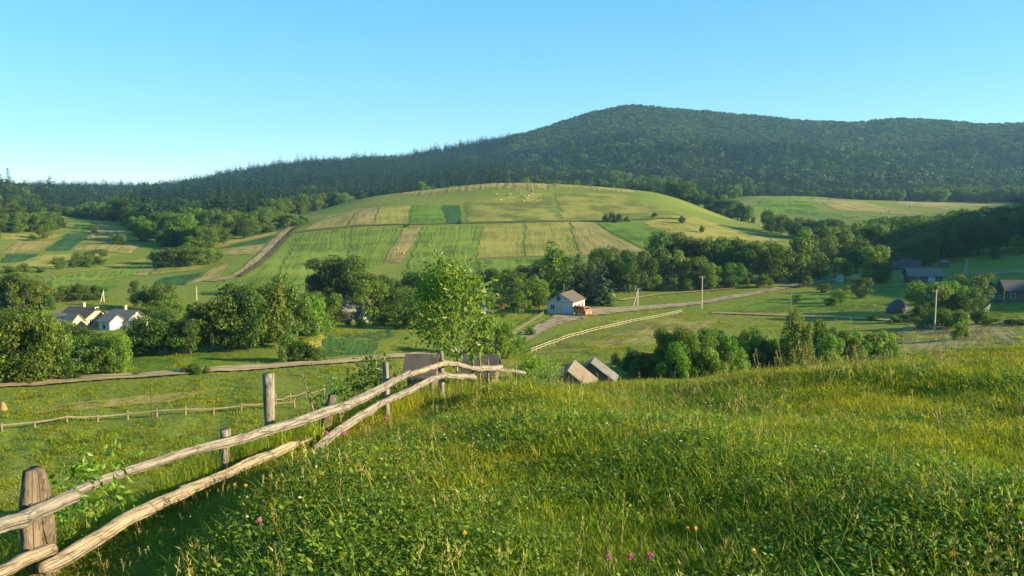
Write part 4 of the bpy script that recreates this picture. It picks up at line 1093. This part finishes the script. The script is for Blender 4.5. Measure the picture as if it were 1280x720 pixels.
# covered hay mound and haystacks
def stack(name, label, p, h, w, mat, group=None, pole=True, cat='haystack', rows=9):
    root = thing(name, label, cat, p, random.uniform(0, 6), group)
    rg = np.random.default_rng(int(abs(p[0] * 100)))
    V, Fs = [], []; n = 14
    for i in range(rows):
        t = i / (rows - 1)
        rad = w / 2 * (1 - t ** 1.7) ** .8 * (1 + .06 * math.sin(t * 9)) * (.88 + .2 * min(t * 4, 1)) + .02
        for k in range(n):
            a = 6.2832 * k / n; q = rad * (1 + rg.normal() * .05)
            V.append((q * math.cos(a), q * math.sin(a), t * h - .05 + rg.normal() * .02 * h * .3))
    for i in range(rows - 1):
        for k in range(n):
            k2 = (k + 1) % n; Fs.append((i * n + k, i * n + k2, (i + 1) * n + k2, (i + 1) * n + k))
    Fs.append(tuple((rows - 1) * n + k for k in range(n)))
    b = MB(); b.add(V, Fs); b.build('heap', M[mat], root, True)
    if pole:
        b = MB(); b.tube([(0, 0, 0), (0, 0, h * 1.12)], .03 + h * .008, 6); b.build('pole', M['bark'], root)
    return root
s = lambda p: p[1] / F
p = base(79, 475); stack('haystack', 'conical golden haystack beside the dirt road under the trees', p, 14 * s(p), 10 * s(p), 'hay')
p = base(1122, 391, 120); stack('covered_haystack', 'dark tarpaulin-covered hay mound in the garden meadow', p, 18 * s(p), 28 * s(p), 'tarp', pole=False)
for x, y in ((497, 313), (504, 318)):
    p = base(x, y, 240); stack('haystack', 'small haystack on the bare strip of the hill', p, 4.5 * s(p), 3.4 * s(p), 'hay', 'haystacks on the bare hill strip')
for x, y in ((1102, 268), (1112, 266), (1096, 272), (1138, 259), (958, 262)):
    p = base(x, y, 560); stack('haystack', 'tiny haystack on the far tan strip fields', p, 3.2 * s(p), 2.4 * s(p), 'hay', 'haystacks on the far tan fields')
p = base(4, 513); stack('haystack', 'low brown haycock on the valley meadow by the log fence', p, 12 * s(p), 9 * s(p), 'hay')

# grazing sheep and cows on top of the hill: one continuous body each
def beast(name, mat):
    b = MB()
    b.tube([(-.55, 0, .62), (-.5, 0, .72), (-.2, 0, .74), (.2, 0, .72), (.48, 0, .76), (.66, 0, .74), (.82, 0, .6), (.98, 0, .42), (1.02, 0, .36)], [.08, .24, .3, .31, .26, .16, .12, .1, .05], 10)
    for x in (-.42, .4):
        for yy in (-.15, .15):
            b.tube([(x, yy, .65), (x + .03, yy, .32), (x, yy, -.03)], [.11, .06, .05], 6)
    b.tube([(-.55, 0, .8), (-.62, 0, .5)], [.04, .02], 5)
    return b.mesh(name, M[mat], True)
sheep_me, cow_me = beast('sheep', 'wool'), beast('cow', 'cowhide')
for i, (x, y) in enumerate([(638, 243), (645, 238), (650, 243), (652, 241), (654, 246), (657, 248), (660, 249), (664, 241), (666, 244), (674, 251), (633, 246), (621, 243), (647, 246), (643, 240), (626, 251), (661, 246), (669, 252), (636, 249), (655, 252)]):
    p = base(x, y, 300)
    w_sheep = i % 3 != 1
    o = link('sheep' if w_sheep else 'cow', sheep_me if w_sheep else cow_me, None, p, random.uniform(0, 6.28))
    k = .8 if w_sheep else 1.15
    o.scale = (k, k, k)
    if w_sheep: tag(o, 'pale sheep grazing with the herd on top of the hill', 'sheep', 'sheep grazing on the hilltop')
    else: tag(o, 'brown cow grazing with the herd on top of the hill', 'cow', 'cows grazing on the hilltop')

# ------------------------------------------------------------------ poles and wires
def pole(px, py, hp, label, rmin=100, strut=0, arms=1, rad=.11, mat='concrete', name='utility_pole', cat='utility pole'):
    p = base(px, py, rmin); h = hp * s(p)
    root = thing(name, label, cat, p, R(20))
    b = MB(); b.tube([(0, 0, -.3), (0, 0, h * .5), (0, 0, h)], [rad, rad * .85, rad * .7], 8); b.build('shaft', M[mat], root)
    if strut:
        b = MB(); b.tube([(strut * h * .28, 0, -.3), (strut * .05, 0, h * .86)], [rad * .9, rad * .7], 8); b.build('strut', M[mat], root)
    for k in range(arms):
        z = h - .35 - k * .6
        b = MB(); b.box((0, .08, z), (1.3, .1, .1)); a = b.build('crossarm', M['bark'], root)
        for xx in (-.55, .55):
            b = MB(); b.tube([(xx, .08, z + .05), (xx, .08, z + .25)], [.035, .05], 6); b.build('insulator', M['trim'], a)
    return (p[0], p[1], p[2] + h)
tops = {}
tops['a'] = pole(877, 386, 41, 'tall pale utility pole beside the bending road', strut=0, rad=.13)
tops['b'] = pole(797, 384, 24, 'A-shaped concrete utility pole at the gravel yard', strut=-1, rad=.13)
tops['c'] = pole(988, 386, 20, 'short wooden pole in the garden meadow by the track', mat='fence_wood', arms=0, rad=.1)
tops['d'] = pole(1168, 413, 52, 'white-topped utility pole between the garden trees', rad=.13)
tops['e'] = pole(1208, 343, 20, 'utility pole with a stay above the long low barn', strut=-1)
tops['f'] = pole(1010, 350, 16, 'dark wooden pole among the trees at the road bend', mat='bark')
tops['g'] = pole(246, 376, 18, 'pale pole at the foot of the far green slope', 150, arms=0)
tops['h'] = pole(130, 378, 16, 'A-shaped pale pole behind the pair of farmhouses', 150, strut=-1, arms=0)
tops['i'] = pole(1178, 433, 30, 'thin dark pole in the mown stubble field', mat='bark', arms=0, rad=.05)
tops['j'] = pole(190, 522, 40, 'thin weathered pole standing in the valley meadow', 60, mat='bark', arms=0, rad=.06, name='wooden_pole', cat='pole')
tops['k'] = pole(763, 474, 32, 'thin grey pole behind the tin-roofed shed', 60, mat='grey_roof', arms=0, rad=.04, name='metal_pole', cat='pole')
tops['l'] = pole(1254, 384, 30, 'wooden pole in front of the plank barn', mat='fence_wood', arms=0, rad=.07)
def wire(a, b_, label):
    A, B = Vector(tops[a]), Vector(tops[b_]); pts = []
    for i in range(17):
        t = i / 16; q = A.lerp(B, t); q.z -= .15 + 4 * t * (1 - t) * (A - B).length * .02; pts.append(q)
    b = MB(); b.tube(pts, .022, 5)
    tag(b.build('power_line', M['rubber']), label, 'power line')
wire('b', 'a', 'sagging power line from the A-shaped pole to the tall roadside pole')
wire('a', 'f', 'sagging power line from the tall roadside pole to the road bend')
wire('d', 'e', 'sagging power line between the garden pole and the barn pole')

# ------------------------------------------------------------------ valley fences
def rail_fence(name, label, pl, rmin, step, ph, pr, rails, rr, mat, jitter=.1):
    P = np.array([h_[:2] for h_ in hits(pl, rmin)])
    Ls = np.concatenate([[0], np.cumsum(np.linalg.norm(np.diff(P, axis=0), axis=1))])
    q = np.arange(0, Ls[-1], step); S = np.stack([np.interp(q, Ls, P[:, 0]), np.interp(q, Ls, P[:, 1])], -1)
    z = H(S[:, 0], S[:, 1])
    root = thing(name, label, 'fence', (S[0, 0], S[0, 1], z[0]))
    o0 = np.array([S[0, 0], S[0, 1], z[0]])
    rg = random.Random(len(label))
    for i in range(len(q)):
        h = ph * rg.uniform(.85, 1.2); a = np.array([S[i, 0], S[i, 1], z[i]]) - o0
        b = MB(); b.tube([a - [0, 0, .2], a + [rg.uniform(-jitter, jitter) * .3, 0, h]], [pr, pr * .85], 6); b.build('post', M[mat], root)
        if i + 1 < len(q):
            c = np.array([S[i + 1, 0], S[i + 1, 1], z[i + 1]]) - o0
            for hh in rails:
                b = MB(); b.tube([a + [0, -.06, hh * ph + rg.uniform(-jitter, jitter) * .5], (a + c) / 2 + [0, -.06, hh * ph - .03], c + [0, -.06, hh * ph + rg.uniform(-jitter, jitter) * .5]], [rr, rr * .9, rr * .8], 6); b.build('rail', M[mat], root)
    return root
rail_fence('log_fence', 'low log fence crossing the bright valley meadow', [(-40, 544), (0, 540), (90, 530), (160, 525), (230, 519), (330, 513), (400, 507)], 60, 2.5, .75, .09, (.8,), .085, 'fence_wood')
rail_fence('rail_fence', 'yellowish-white rail fence running down from the road past the shrubs', [(664, 442), (700, 428), (740, 416), (790, 404), (855, 391)], 110, 2.3, .85, .07, (.9, .5), .055, 'fence_yellow')
rail_fence('yard_fence', 'pale rail fence beside the shady yard of the white building', [(632, 424), (655, 410), (675, 397), (687, 386)], 110, 2.2, .8, .06, (.85, .45), .05, 'fence_wood')
rail_fence('garden_fence', 'orange-lit plank fence near the long low barn', [(1106, 346), (1120, 343), (1140, 341)], 180, 1.6, 1.3, .07, (.9, .65, .4, .15), .09, 'fence_yellow')
rail_fence('garden_fence', 'pale low fence beside the tiny garden hut', [(1018, 351), (1032, 348), (1045, 346)], 180, 1.6, .9, .07, (.9, .5, .2), .09, 'fence_yellow')
rail_fence('track_fence', 'thin post fence along the grassy track', [(905, 398), (960, 399), (1040, 402), (1105, 405)], 120, 3.2, .9, .05, (.85,), .035, 'fence_wood')
rail_fence('stick_fence', 'broken stick fence at the end of the log fence', [(345, 508), (375, 500), (412, 494)], 60, 2.0, 1.1, .06, (.55,), .05, 'fence_wood', .4)
rail_fence('pole_gate', 'crooked pole gate beside the farm garden', [(1226, 398), (1238, 386)], 120, 2.2, 1.1, .07, (.95, .5), .06, 'fence_yellow', .3)

# ------------------------------------------------------------------ the rough log fence on the brow
fence = thing('log_rail_fence', 'rough split-log rail fence with leaning posts along the brow of the meadow', 'fence', (-2.3, 3.8, Hs(-2.3, 3.8)))
FO = Vector(fence.location)
def smooth_path(pts, rad, n):
    P = np.array([at(*p) for p in pts]); Lq = np.concatenate([[0], np.cumsum(np.linalg.norm(np.diff(P, axis=0), axis=1))])
    q = np.linspace(0, Lq[-1], n)
    return pchip(Lq, P, q), np.interp(q, Lq, rad)
def log(name, pts, rad, mat, seed, rough=.12, flat=.45):
    rad = [v * .74 for v in rad]
    P, rd = smooth_path(pts, rad, max(8, int(8 + 28 * np.linalg.norm(at(*pts[-1]) - at(*pts[0])))))
    rg = random.Random(seed)
    ph = [rg.uniform(0, 6.28) for _ in range(4)]
    t = np.linspace(0, 1, len(P))
    P[:, 2] += .004 * np.sin(t * 9 + ph[0]) + .003 * np.sin(t * 23 + ph[1]); P[:, 0] += .005 * np.sin(t * 8 + ph[2])
    rd = rd * (1 + .035 * np.sin(t * 14 + ph[3]))
    rd[0] *= .9; rd[-1] *= .88
    b = MB(); b.tube([Vector(p) - FO for p in P], list(rd), 26, rough, seed, flat, crack=.2)
    o = b.build(name, M[mat], fence, True)
    for _ in range(rg.randint(1, 3)):                  # stubs of cut branches
        i = rg.randrange(2, len(P) - 2); an = rg.uniform(0, 6.28)
        d = Vector((math.cos(an) * .8, -.5, math.sin(an))).normalized(); c = Vector(P[i]) - FO
        kb = MB(); kb.tube([c, c + d * rd[i] * 1.02, c + d * rd[i] * 1.3], [rd[i] * .42, rd[i] * .36, rd[i] * .26], 8, .1, seed); kb.build('knot', M['log_dark'], o, True)
    return o
log('rail', [(-60, 676, 3.45), (0, 657, 3.75), (50, 640, 4.05), (94, 620, 4.3)], [.056, .058, .062, .05], 'log', 1, .13)
log('rail', [(86, 618, 4.5), (150, 594, 4.95), (230, 568, 5.45), (310, 546, 6.0), (380, 525, 6.8), (434, 508, 7.4)], [.046, .047, .052, .057, .062, .06], 'log', 2, .08)
log('rail', [(420, 514, 7.25), (440, 504, 7.7), (470, 489, 8.5), (500, 473, 9.4), (513, 466, 9.8)], [.06, .06, .055, .05, .05], 'log', 3, .14)
log('rail', [(507, 470, 9.7), (535, 461, 10.8), (557, 454, 11.6)], [.05, .05, .052], 'log_pale', 4, .1)
log('rail', [(553, 453, 11.55), (575, 457, 12.2), (596, 462, 12.8)], [.055, .05, .05], 'log', 5, .1)
log('rail', [(591, 462, 12.75), (610, 461, 13.2), (627, 460, 13.6)], [.06, .065, .06], 'log', 6, .14)
log('rail', [(620, 462, 13.55), (656, 466, 14.4)], [.05, .045], 'log', 7, .14)
log('rail', [(-30, 730, 3.55), (20, 707, 3.8), (64, 686, 4.02)], [.05, .05, .05], 'log_pale', 8, .06, .5)
log('rail', [(50, 714, 3.92), (110, 680, 4.3), (180, 640, 4.8), (238, 611, 5.3)], [.05, .055, .052, .048], 'log_pale', 9, .1)
log('rail', [(226, 615, 5.22), (285, 592, 5.8), (345, 566, 6.35), (366, 557, 6.6), (374, 554, 6.7), (391, 548, 6.9)], [.046, .045, .052, .046, .022, .010], 'log_pale', 10, .1)
log('rail', [(350, 601, 6.55), (385, 576, 6.85), (404, 560, 7.05)], [.05, .052, .045], 'log', 11, .16, .5)
log('rail', [(394, 562, 6.98), (430, 533, 7.6), (465, 512, 8.3), (496, 495, 9.2)], [.045, .048, .048, .045], 'log', 12, .16)
log('rail', [(490, 499, 9.05), (530, 479, 10.4), (558, 468, 11.4)], [.046, .05, .05], 'log', 13, .18)
log('rail', [(550, 470, 11.25), (575, 471, 12.0), (593, 472, 12.5)], [.055, .062, .06], 'log', 14, .16)
def fpost(px, ytop, Y, rads, mat, seed, lean=0, rough=.12, label=None):
    top = at(px, ytop, Y); gz = Hs(top[0] - lean, Y)
    n = 12; P = []; rd = []
    for i in range(n):
        t = i / (n - 1)
        P.append(Vector((top[0] - lean * (1 - t), Y, gz - .2 + (top[2] - gz + .2) * t)) - FO); rd.append(float(np.interp(t, np.linspace(0, 1, len(rads)), rads)))
    b = MB(); b.tube(P, rd, 22, rough, seed, crack=.16); o = b.build('post', M[mat], fence, True)
    if label: o['label'] = label
fpost(43, 586, 4.15, [.072, .075, .078, .074, .075, .068, .045], 'log_dark', 21, .01, .28, 'thick stump-like post with a pointed top')
fpost(282, 537, 6.1, [.032, .034, .034, .036], 'log', 22, .05, .08)
fpost(335, 467, 7.3, [.036, .036, .034, .04, .048, .05], 'log', 23, 0, .08, 'tall post widening to a flat top')
fpost(416, 494, 7.6, [.05, .05, .045, .03], 'log_dark', 24, .2, .2, 'dark leaning stub of a broken post')
fpost(482, 453, 9.4, [.04, .04, .042, .03], 'log', 25, 0, .14)
fpost(552, 439, 11.85, [.032, .034, .032, .02], 'log', 27, 0, .14)
fpost(591, 445, 12.95, [.024, .024, .022], 'log_dark', 28, 0, .1)
fpost(600, 440, 13.3, [.012, .012], 'log_pale', 29, 0, .05)
fpost(610, 449, 13.5, [.02, .02, .014], 'log', 30, 0, .1)
fpost(645, 457, 14.4, [.014, .014], 'log', 31, 0, .1)

# ------------------------------------------------------------------ plants close to the fence
def leafy(name, label, cat, loc, h, w, nbranch, nleaf, leaf, tone, seed, trunk_r, lean=0.0, fork=.3, mat='hero_leaf', bark='pale_bark', up=.75, group=None):
    rg = np.random.default_rng(seed)
    root = thing(name, label, cat, loc, 0, group)
    b = MB(); ends = []
    m = 9
    tr = [np.array([lean * (i / (m - 1)) + .012 * h * math.sin(i * 1.7 + seed), .01 * h * math.cos(i * 2.1), -.05 + (h * .86 + .05) * i / (m - 1)]) for i in range(m)]
    b.tube(tr, [trunk_r * (1.25 if i == 0 else 1 - .85 * i / (m - 1)) for i in range(m)], 8, .06, seed)
    for k in range(nbranch):
        t = fork + (1 - fork) * (k + rg.random()) / nbranch
        i = t * (m - 1); i0 = min(int(i), m - 2); p = tr[i0] + (tr[i0 + 1] - tr[i0]) * (i - i0)
        a = k * 2.4 + rg.uniform(-.5, .5)
        env = math.sin(math.pi * np.clip((t - fork) / (1 - fork) * .72 + .2, 0, 1)) ** .8
        ln = w * .5 * env * rg.uniform(.75, 1.15)
        d = np.array([math.cos(a), math.sin(a), up * rg.uniform(.45, 1.0)])
        q1 = p + d * ln * .5 + rg.normal(size=3) * .03 * w; q2 = p + d * ln * np.array([1, 1, .85])
        rr = trunk_r * .42 * (1 - .5 * t)
        b.tube([p, q1, q2], [rr, rr * .6, rr * .2], 5)
        for tw in range(5):
            u = rg.uniform(.3, 1.0); s0 = p + (q2 - p) * u
            e = s0 + np.array([rg.normal() * .5, rg.normal() * .5, abs(rg.normal()) * .35 + .05]) * w * .13
            b.tube([s0, e], [rr * .25, rr * .1], 4, cap=False)
            ends.append((s0, e))
        ends.append((q1, q2)); ends.append((q1, q2))
    ends.append((tr[-2], tr[-1] + np.array([0, 0, h * .12])))
    b.build('trunk' if cat == 'tree' else 'stems', M[bark], root, True)
    k = rg.integers(0, len(ends), nleaf); u = rg.uniform(.1, 1.08, nleaf)[:, None]
    A = np.array([e[0] for e in ends])[k]; B = np.array([e[1] for e in ends])[k]
    off = rg.normal(size=(nleaf, 3)) * leaf * 1.1
    P = A + (B - A) * u + off
    T = off / (np.linalg.norm(off, axis=1)[:, None] + 1e-6) + np.array([0, 0, -.35]) + rg.normal(size=(nleaf, 3)) * .25
    Nn = rg.normal(size=(nleaf, 3)) * .75 + np.array([.45, -.25, .55])
    me = quads_mesh('crown', P, Nn, leaf * rg.uniform(.6, 1.2, nleaf) * .55, .46, M[mat], rg, fold=.18, Tdir=T)
    o = link('crown' if cat == 'tree' else 'leaves', me, root); o.color = TONE[tone] + (1,)
    return root
def g_at(px, Y): q = at(px, 400, Y); return (q[0], Y, Hs(q[0], Y))
leafy('young_tree', 'young leafy tree with a thin pale trunk growing behind the log fence', 'tree', g_at(573, 12.95), 2.36, 1.42, 38, 3000, .085, 'n', 3, .022, -.14, .34)
leafy('bush', 'dark leafy bush just behind the log fence', 'bush', g_at(464, 10.6), .95, .75, 26, 1500, .06, 'd', 5, .012, .03, .05)
leafy('bush', 'sunlit leafy bush at the far end of the log fence', 'bush', g_at(668, 16.5), 1.0, 1.05, 30, 2200, .055, 'y', 6, .014, 0, .03)
leafy('sapling', 'small bright sapling poking over the near log rail', 'sapling', g_at(112, 4.75), .62, .42, 14, 240, .05, 'b', 7, .006, -.03, .15, bark='stem')
leafy('sapling', 'leafy weed sapling under the near log rail beside the stump post', 'sapling', g_at(72, 4.45), .42, .34, 14, 260, .04, 'n', 8, .005, 0, .08, bark='stem')
leafy('sapling', 'thin upright sapling behind the middle of the log fence', 'sapling', g_at(416, 10.0), .95, .36, 16, 420, .05, 'd', 9, .008, 0, .12)
leafy('sapling', 'slender dark sapling between the leaning sticks behind the fence', 'sapling', g_at(399, 10.6), .85, .22, 12, 240, .05, 'd', 10, .007, 0, .3)
for i, (x, Y, hh, ln) in enumerate([(405, 10.2, 1.0, .28), (411, 10.3, .75, -.05), (404, 10.0, .7, .02)]):
    g = g_at(x, Y); b = MB(); b.tube([(0, 0, -.1), (-ln * .5, 0, hh * .5), (-ln, 0, hh)], [.012, .011, .008], 6)
    tag(b.build('dry_stick', M['log_pale'], None, True, g), ['long dry stick leaning behind the log fence', 'shorter dry stick standing beside the slender sapling', 'dry stick upright close behind the log fence'][i], 'stick')

# ------------------------------------------------------------------ meadow grass
def clump(rg, n, h, spread, width, mat, bend=.5, seg=3):
    V, I, S = [], [], []
    for _ in range(n):
        a = rg.uniform(0, 6.28); q = spread * math.sqrt(rg.random()); x, y = q * math.cos(a), q * math.sin(a)
        hh = h * rg.uniform(.45, 1.1); d = rg.uniform(0, 6.28); bd = bend * hh * rg.uniform(.1, 1.2)
        w = width * rg.uniform(.6, 1.2); wx, wy = -math.sin(d + rg.uniform(-.8, .8)) * w / 2, math.cos(d) * w / 2
        o = len(V)
        for i in range(seg):
            t = i / seg; k = 1 - .25 * t
            cx, cy, cz = x + math.cos(d) * bd * t * t, y + math.sin(d) * bd * t * t, hh * (t - .18 * bend * t * t) - .015
            V += [(cx - wx * k, cy - wy * k, cz), (cx + wx * k, cy + wy * k, cz)]
        V.append((x + math.cos(d) * bd, y + math.sin(d) * bd, hh * (1 - .18 * bend) - .015))
        for i in range(seg - 1): I += [o + 2 * i, o + 2 * i + 1, o + 2 * i + 3, o + 2 * i + 2]; S.append(4)
        I += [o + 2 * seg - 2, o + 2 * seg - 1, o + 2 * seg]; S.append(3)
    me = bpy.data.meshes.new('tuft'); setmesh(me, V, I, S); me.materials.append(M[mat])
    return me
def broad(rg, n, h, spread, size):
    Cn, Nn = [], []
    V = []
    P = np.stack([rg.normal(size=n) * spread * .6, rg.normal(size=n) * spread * .6, rg.uniform(.25, 1.0, n) * h], -1)
    Nv = rg.normal(size=(n, 3)) * .55 + np.array([.1, -.1, .9])
    return quads_mesh('tuft', P, Nv, size * rg.uniform(.6, 1.3, n), .62, M['broad'], rg, fold=.12)
def stalks(rg, n, h, spread, head=True):
    b = MB()
    for _ in range(n):
        x, y = rg.normal(size=2) * spread; hh = h * rg.uniform(.6, 1.1); dx, dy = rg.normal(size=2) * .12 * hh
        b.tube([(x, y, -.02), (x + dx * .4, y + dy * .4, hh * .55), (x + dx, y + dy, hh)], [.0014, .0012, .0008], 3, cap=False)
        if head:
            for k in range(9):
                t = .8 + .22 * k / 9; c = np.array([x + dx * t, y + dy * t, hh * t]) + rg.normal(size=3) * .004
                b.tube([c, c + np.array([rg.normal() * .006, rg.normal() * .006, .016])], [.0028, .0004], 3, cap=False)
    return b.mesh('tuft', M['seed'])
def clover(rg, n, h):
    b = MB()
    for _ in range(n):
        x, y = rg.normal(size=2) * .06; hh = h * rg.uniform(.7, 1.1)
        for k in range(14):
            d = rg.normal(size=3); d /= np.linalg.norm(d); d[2] = abs(d[2]) - .2
            b.tube([np.array([x, y, hh]), np.array([x, y, hh]) + d * .008], [.003, .001], 4)
    return b.mesh('tuft', M['clover_white'])
G0 = lambda i: np.random.default_rng(500 + i)
near_protos = [clump(G0(0), 46, .13, .10, .006, 'grass', .7), clump(G0(1), 42, .145, .11, .006, 'grass', .9), clump(G0(2), 38, .175, .10, .0065, 'grass', .8), clump(G0(3), 50, .10, .11, .0075, 'grass', .6),
               broad(G0(4), 90, .11, .11, .008), broad(G0(5), 70, .13, .12, .0105), broad(G0(6), 100, .085, .12, .0065), broad(G0(11), 40, .15, .09, .014),
               stalks(G0(7), 4, .26, .07), stalks(G0(8), 3, .32, .08), clump(G0(9), 26, .40, .10, .006, 'grass', .8, 4), clover(G0(10), 2, .17)]
def meadow():
    n = 160000
    th = rng.uniform(R(-39), R(52), n)
    u = rng.random(n)
    r = 1.3 + 27 * u ** 1.18
    x, y = r * np.sin(th), r * np.cos(th)
    sd = fence_side(x, y)
    keep = sd < .3
    x, y, r, sd = x[keep], y[keep], r[keep], sd[keep]
    # taller weeds close to the fence and on the shaded slope beyond it
    m = 9000
    t2 = rng.uniform(R(-38), R(6), m); r2 = rng.uniform(3.4, 19, m)
    x2, y2 = r2 * np.sin(t2), r2 * np.cos(t2); s2 = fence_side(x2, y2)
    k2 = (s2 > .0) & (s2 < 5.5)
    x = np.concatenate([x, x2[k2]]); y = np.concatenate([y, y2[k2]]); r = np.concatenate([r, r2[k2]]); sd = np.concatenate([sd, s2[k2]])
    n = len(x)
    z = H(x, y)
    a = noise2(x, y, 1.5, 3) + .6 * noise2(x, y, .6, 4)
    c = noise2(x, y, 3.4, 5)
    q = rng.random(n)
    idx = rng.choice([0, 1, 2, 3], n, p=[.32, .28, .2, .2])
    bl = (q < .2 + .28 * np.clip(a, -1, 1))
    idx = np.where(bl, rng.choice([4, 5, 6, 7], n, p=[.34, .22, .34, .10]), idx)
    far = sstep(6, 14, r)
    st = rng.random(n) < (.005 + .012 * far * (c > .1) + .01 * (c > .45) + .03 * (np.abs(sd) < .5))
    idx = np.where(st, rng.choice([8, 9], n), idx)
    fn = (np.abs(sd - .45) < .35) & (rng.random(n) < .3)
    idx = np.where(fn | ((sd > .3) & (rng.random(n) < .35)), 10, idx)
    idx = np.where((rng.random(n) < .003) & (a > -.2) & (r < 12), 11, idx)
    sc = (1 + .3 * c + .25 * a) * rng.uniform(.75, 1.25, n) * (1 - .45 * sstep(8, 18, r))
    sc = np.where((sd > -.7) & (sd < .12), sc * .55, sc)
    sc = np.clip(sc, .3, 1.6)
    sx = np.clip(sc, .6, 2) * (1 + .7 * sstep(5, 18, r) * (idx < 4))
    tl = rng.normal(size=(n, 2)) * .12
    o = scatter('meadow_grass', np.stack([x, y, z], -1), rng.uniform(0, 6.28, n), np.stack([sx, sx, sc], -1), idx, near_protos, tl)
    o['label'] = 'tall summer meadow grass with clover, seed stalks and broad weeds'; o['category'] = 'grass'
meadow()

# rough tussocks over the valley meadows
val_protos = [clump(G0(20 + i), 26, .34, .42, .045, 'grass', .8) for i in range(3)] + [stalks(G0(24), 10, .55, .4)]
def valley():
    n = 80000
    th = rng.uniform(R(-39), R(44), n); r = 27 + 210 * rng.random(n) ** 1.5
    x, y = r * np.sin(th), r * np.cos(th)
    rp = np.array([h_[:2] for h_ in hits([(-60, 487), (0, 482), (120, 474), (240, 466), (340, 459), (420, 453), (500, 446), (560, 441), (620, 432)])])
    rp2 = np.array([h_[:2] for h_ in hits([(640, 432), (690, 405), (740, 390), (800, 386), (860, 381), (920, 371), (980, 360), (1030, 352), (1075, 345)], 120)])
    d = np.full(n, 1e9)
    for P, wd in ((rp, 3.0), (rp2, 5.0)):
        for A, B in zip(P[:-1], P[1:]):
            e = B - A; t = np.clip(((x - A[0]) * e[0] + (y - A[1]) * e[1]) / (e @ e), 0, 1)
            d = np.minimum(d, np.hypot(x - A[0] - t * e[0], y - A[1] - t * e[1]) - wd)
    sd = fence_side(np.where(r < 45, x, 0), np.where(r < 45, y, 0))
    cl = noise2(x, y, 9, 6) + .7 * noise2(x, y, 3.5, 2)
    keep = (d > 0) & (rng.random(n) < np.clip(.45 + .45 * cl, .08, 1))
    x, y, r, cl = x[keep], y[keep], r[keep], cl[keep]; n = len(x)
    s_ = rng.uniform(.5, 1.15, n) * (1 + .25 * cl)
    idx = np.where(rng.random(n) < .04, 3, rng.integers(0, 3, n))
    o = scatter('valley_grass', np.stack([x, y, H(x, y)], -1), rng.uniform(0, 6.28, n), np.stack([s_ * 1.2, s_ * 1.2, s_ * .8], -1), idx, val_protos)
    o['label'] = 'rough grass tussocks over the valley meadows'; o['category'] = 'grass'
valley()

# single flowers that can be told apart
def flower(px, py, name, label, mat, hr, group, rmax=30):
    d = ray(px, py); d = d / math.hypot(d[0], d[1])
    rs = np.linspace(1.8, rmax, 3000)
    k = int(np.argmax(d[2] * rs < H(d[0] * rs, d[1] * rs) + .2)); r = rs[k]
    x, y = d[0] * r, d[1] * r; z = Hs(x, y)
    root = thing(name, label, 'flower', (x, y, z), random.uniform(0, 6), group)
    rg = np.random.default_rng(int(px * 7 + py)); lx, ly = rg.normal(size=2) * .02
    b = MB(); b.tube([(0, 0, -.02), (lx * .4, ly * .4, .1), (lx, ly, .2)], [.0022, .0018, .0015], 5); b.build('stem', M['stem'], root)
    b = MB()
    for i in range(46):
        v = rg.normal(size=3); v /= np.linalg.norm(v); v[2] = v[2] * .9 + .15
        b.tube([np.array([lx, ly, .2]) + v * hr * .3, np.array([lx, ly, .2]) + v * hr * rg.uniform(.85, 1.1)], [hr * .24, hr * .07], 4)
    b.build('flower_head', M[mat], root)
for x, y in ((757, 695), (790, 697), (811, 698), (329, 650)):
    flower(x, y, 'red_clover', 'pink red-clover head standing in the dark near grass', 'clover_pink', .014, 'pink clover in the near grass')
for x, y in ((405, 541), (434, 541), (480, 523)):
    flower(x, y, 'red_clover', 'purple-pink clover head at the foot of the log fence', 'clover_pink', .017, 'pink clover along the fence')
for x, y in ((876, 662), (944, 690), (860, 660), (1180, 690), (300, 608), (292, 603), (575, 668)):
    flower(x, y, 'hawkweed', 'small orange-yellow hawkweed flower in the meadow', 'yellow_petal', .011, 'orange-yellow meadow flowers')

# ------------------------------------------------------------------ haze: the bluish evening air
def haze():
    b = MB(); b.box((0, 1200, 130), (6400, 4200, 330))
    m, nt, out = newmat('haze')
    v = N(nt, 'ShaderNodeVolumePrincipled')
    v.inputs['Color'].default_value = (.3, .62, 1.0, 1); v.inputs['Density'].default_value = HAZE
    v.inputs['Anisotropy'].default_value = .25
    nt.links.new(v.outputs[0], out.inputs['Volume'])
    kind(b.build('haze', m), 'stuff')
HAZE = .0001
haze()
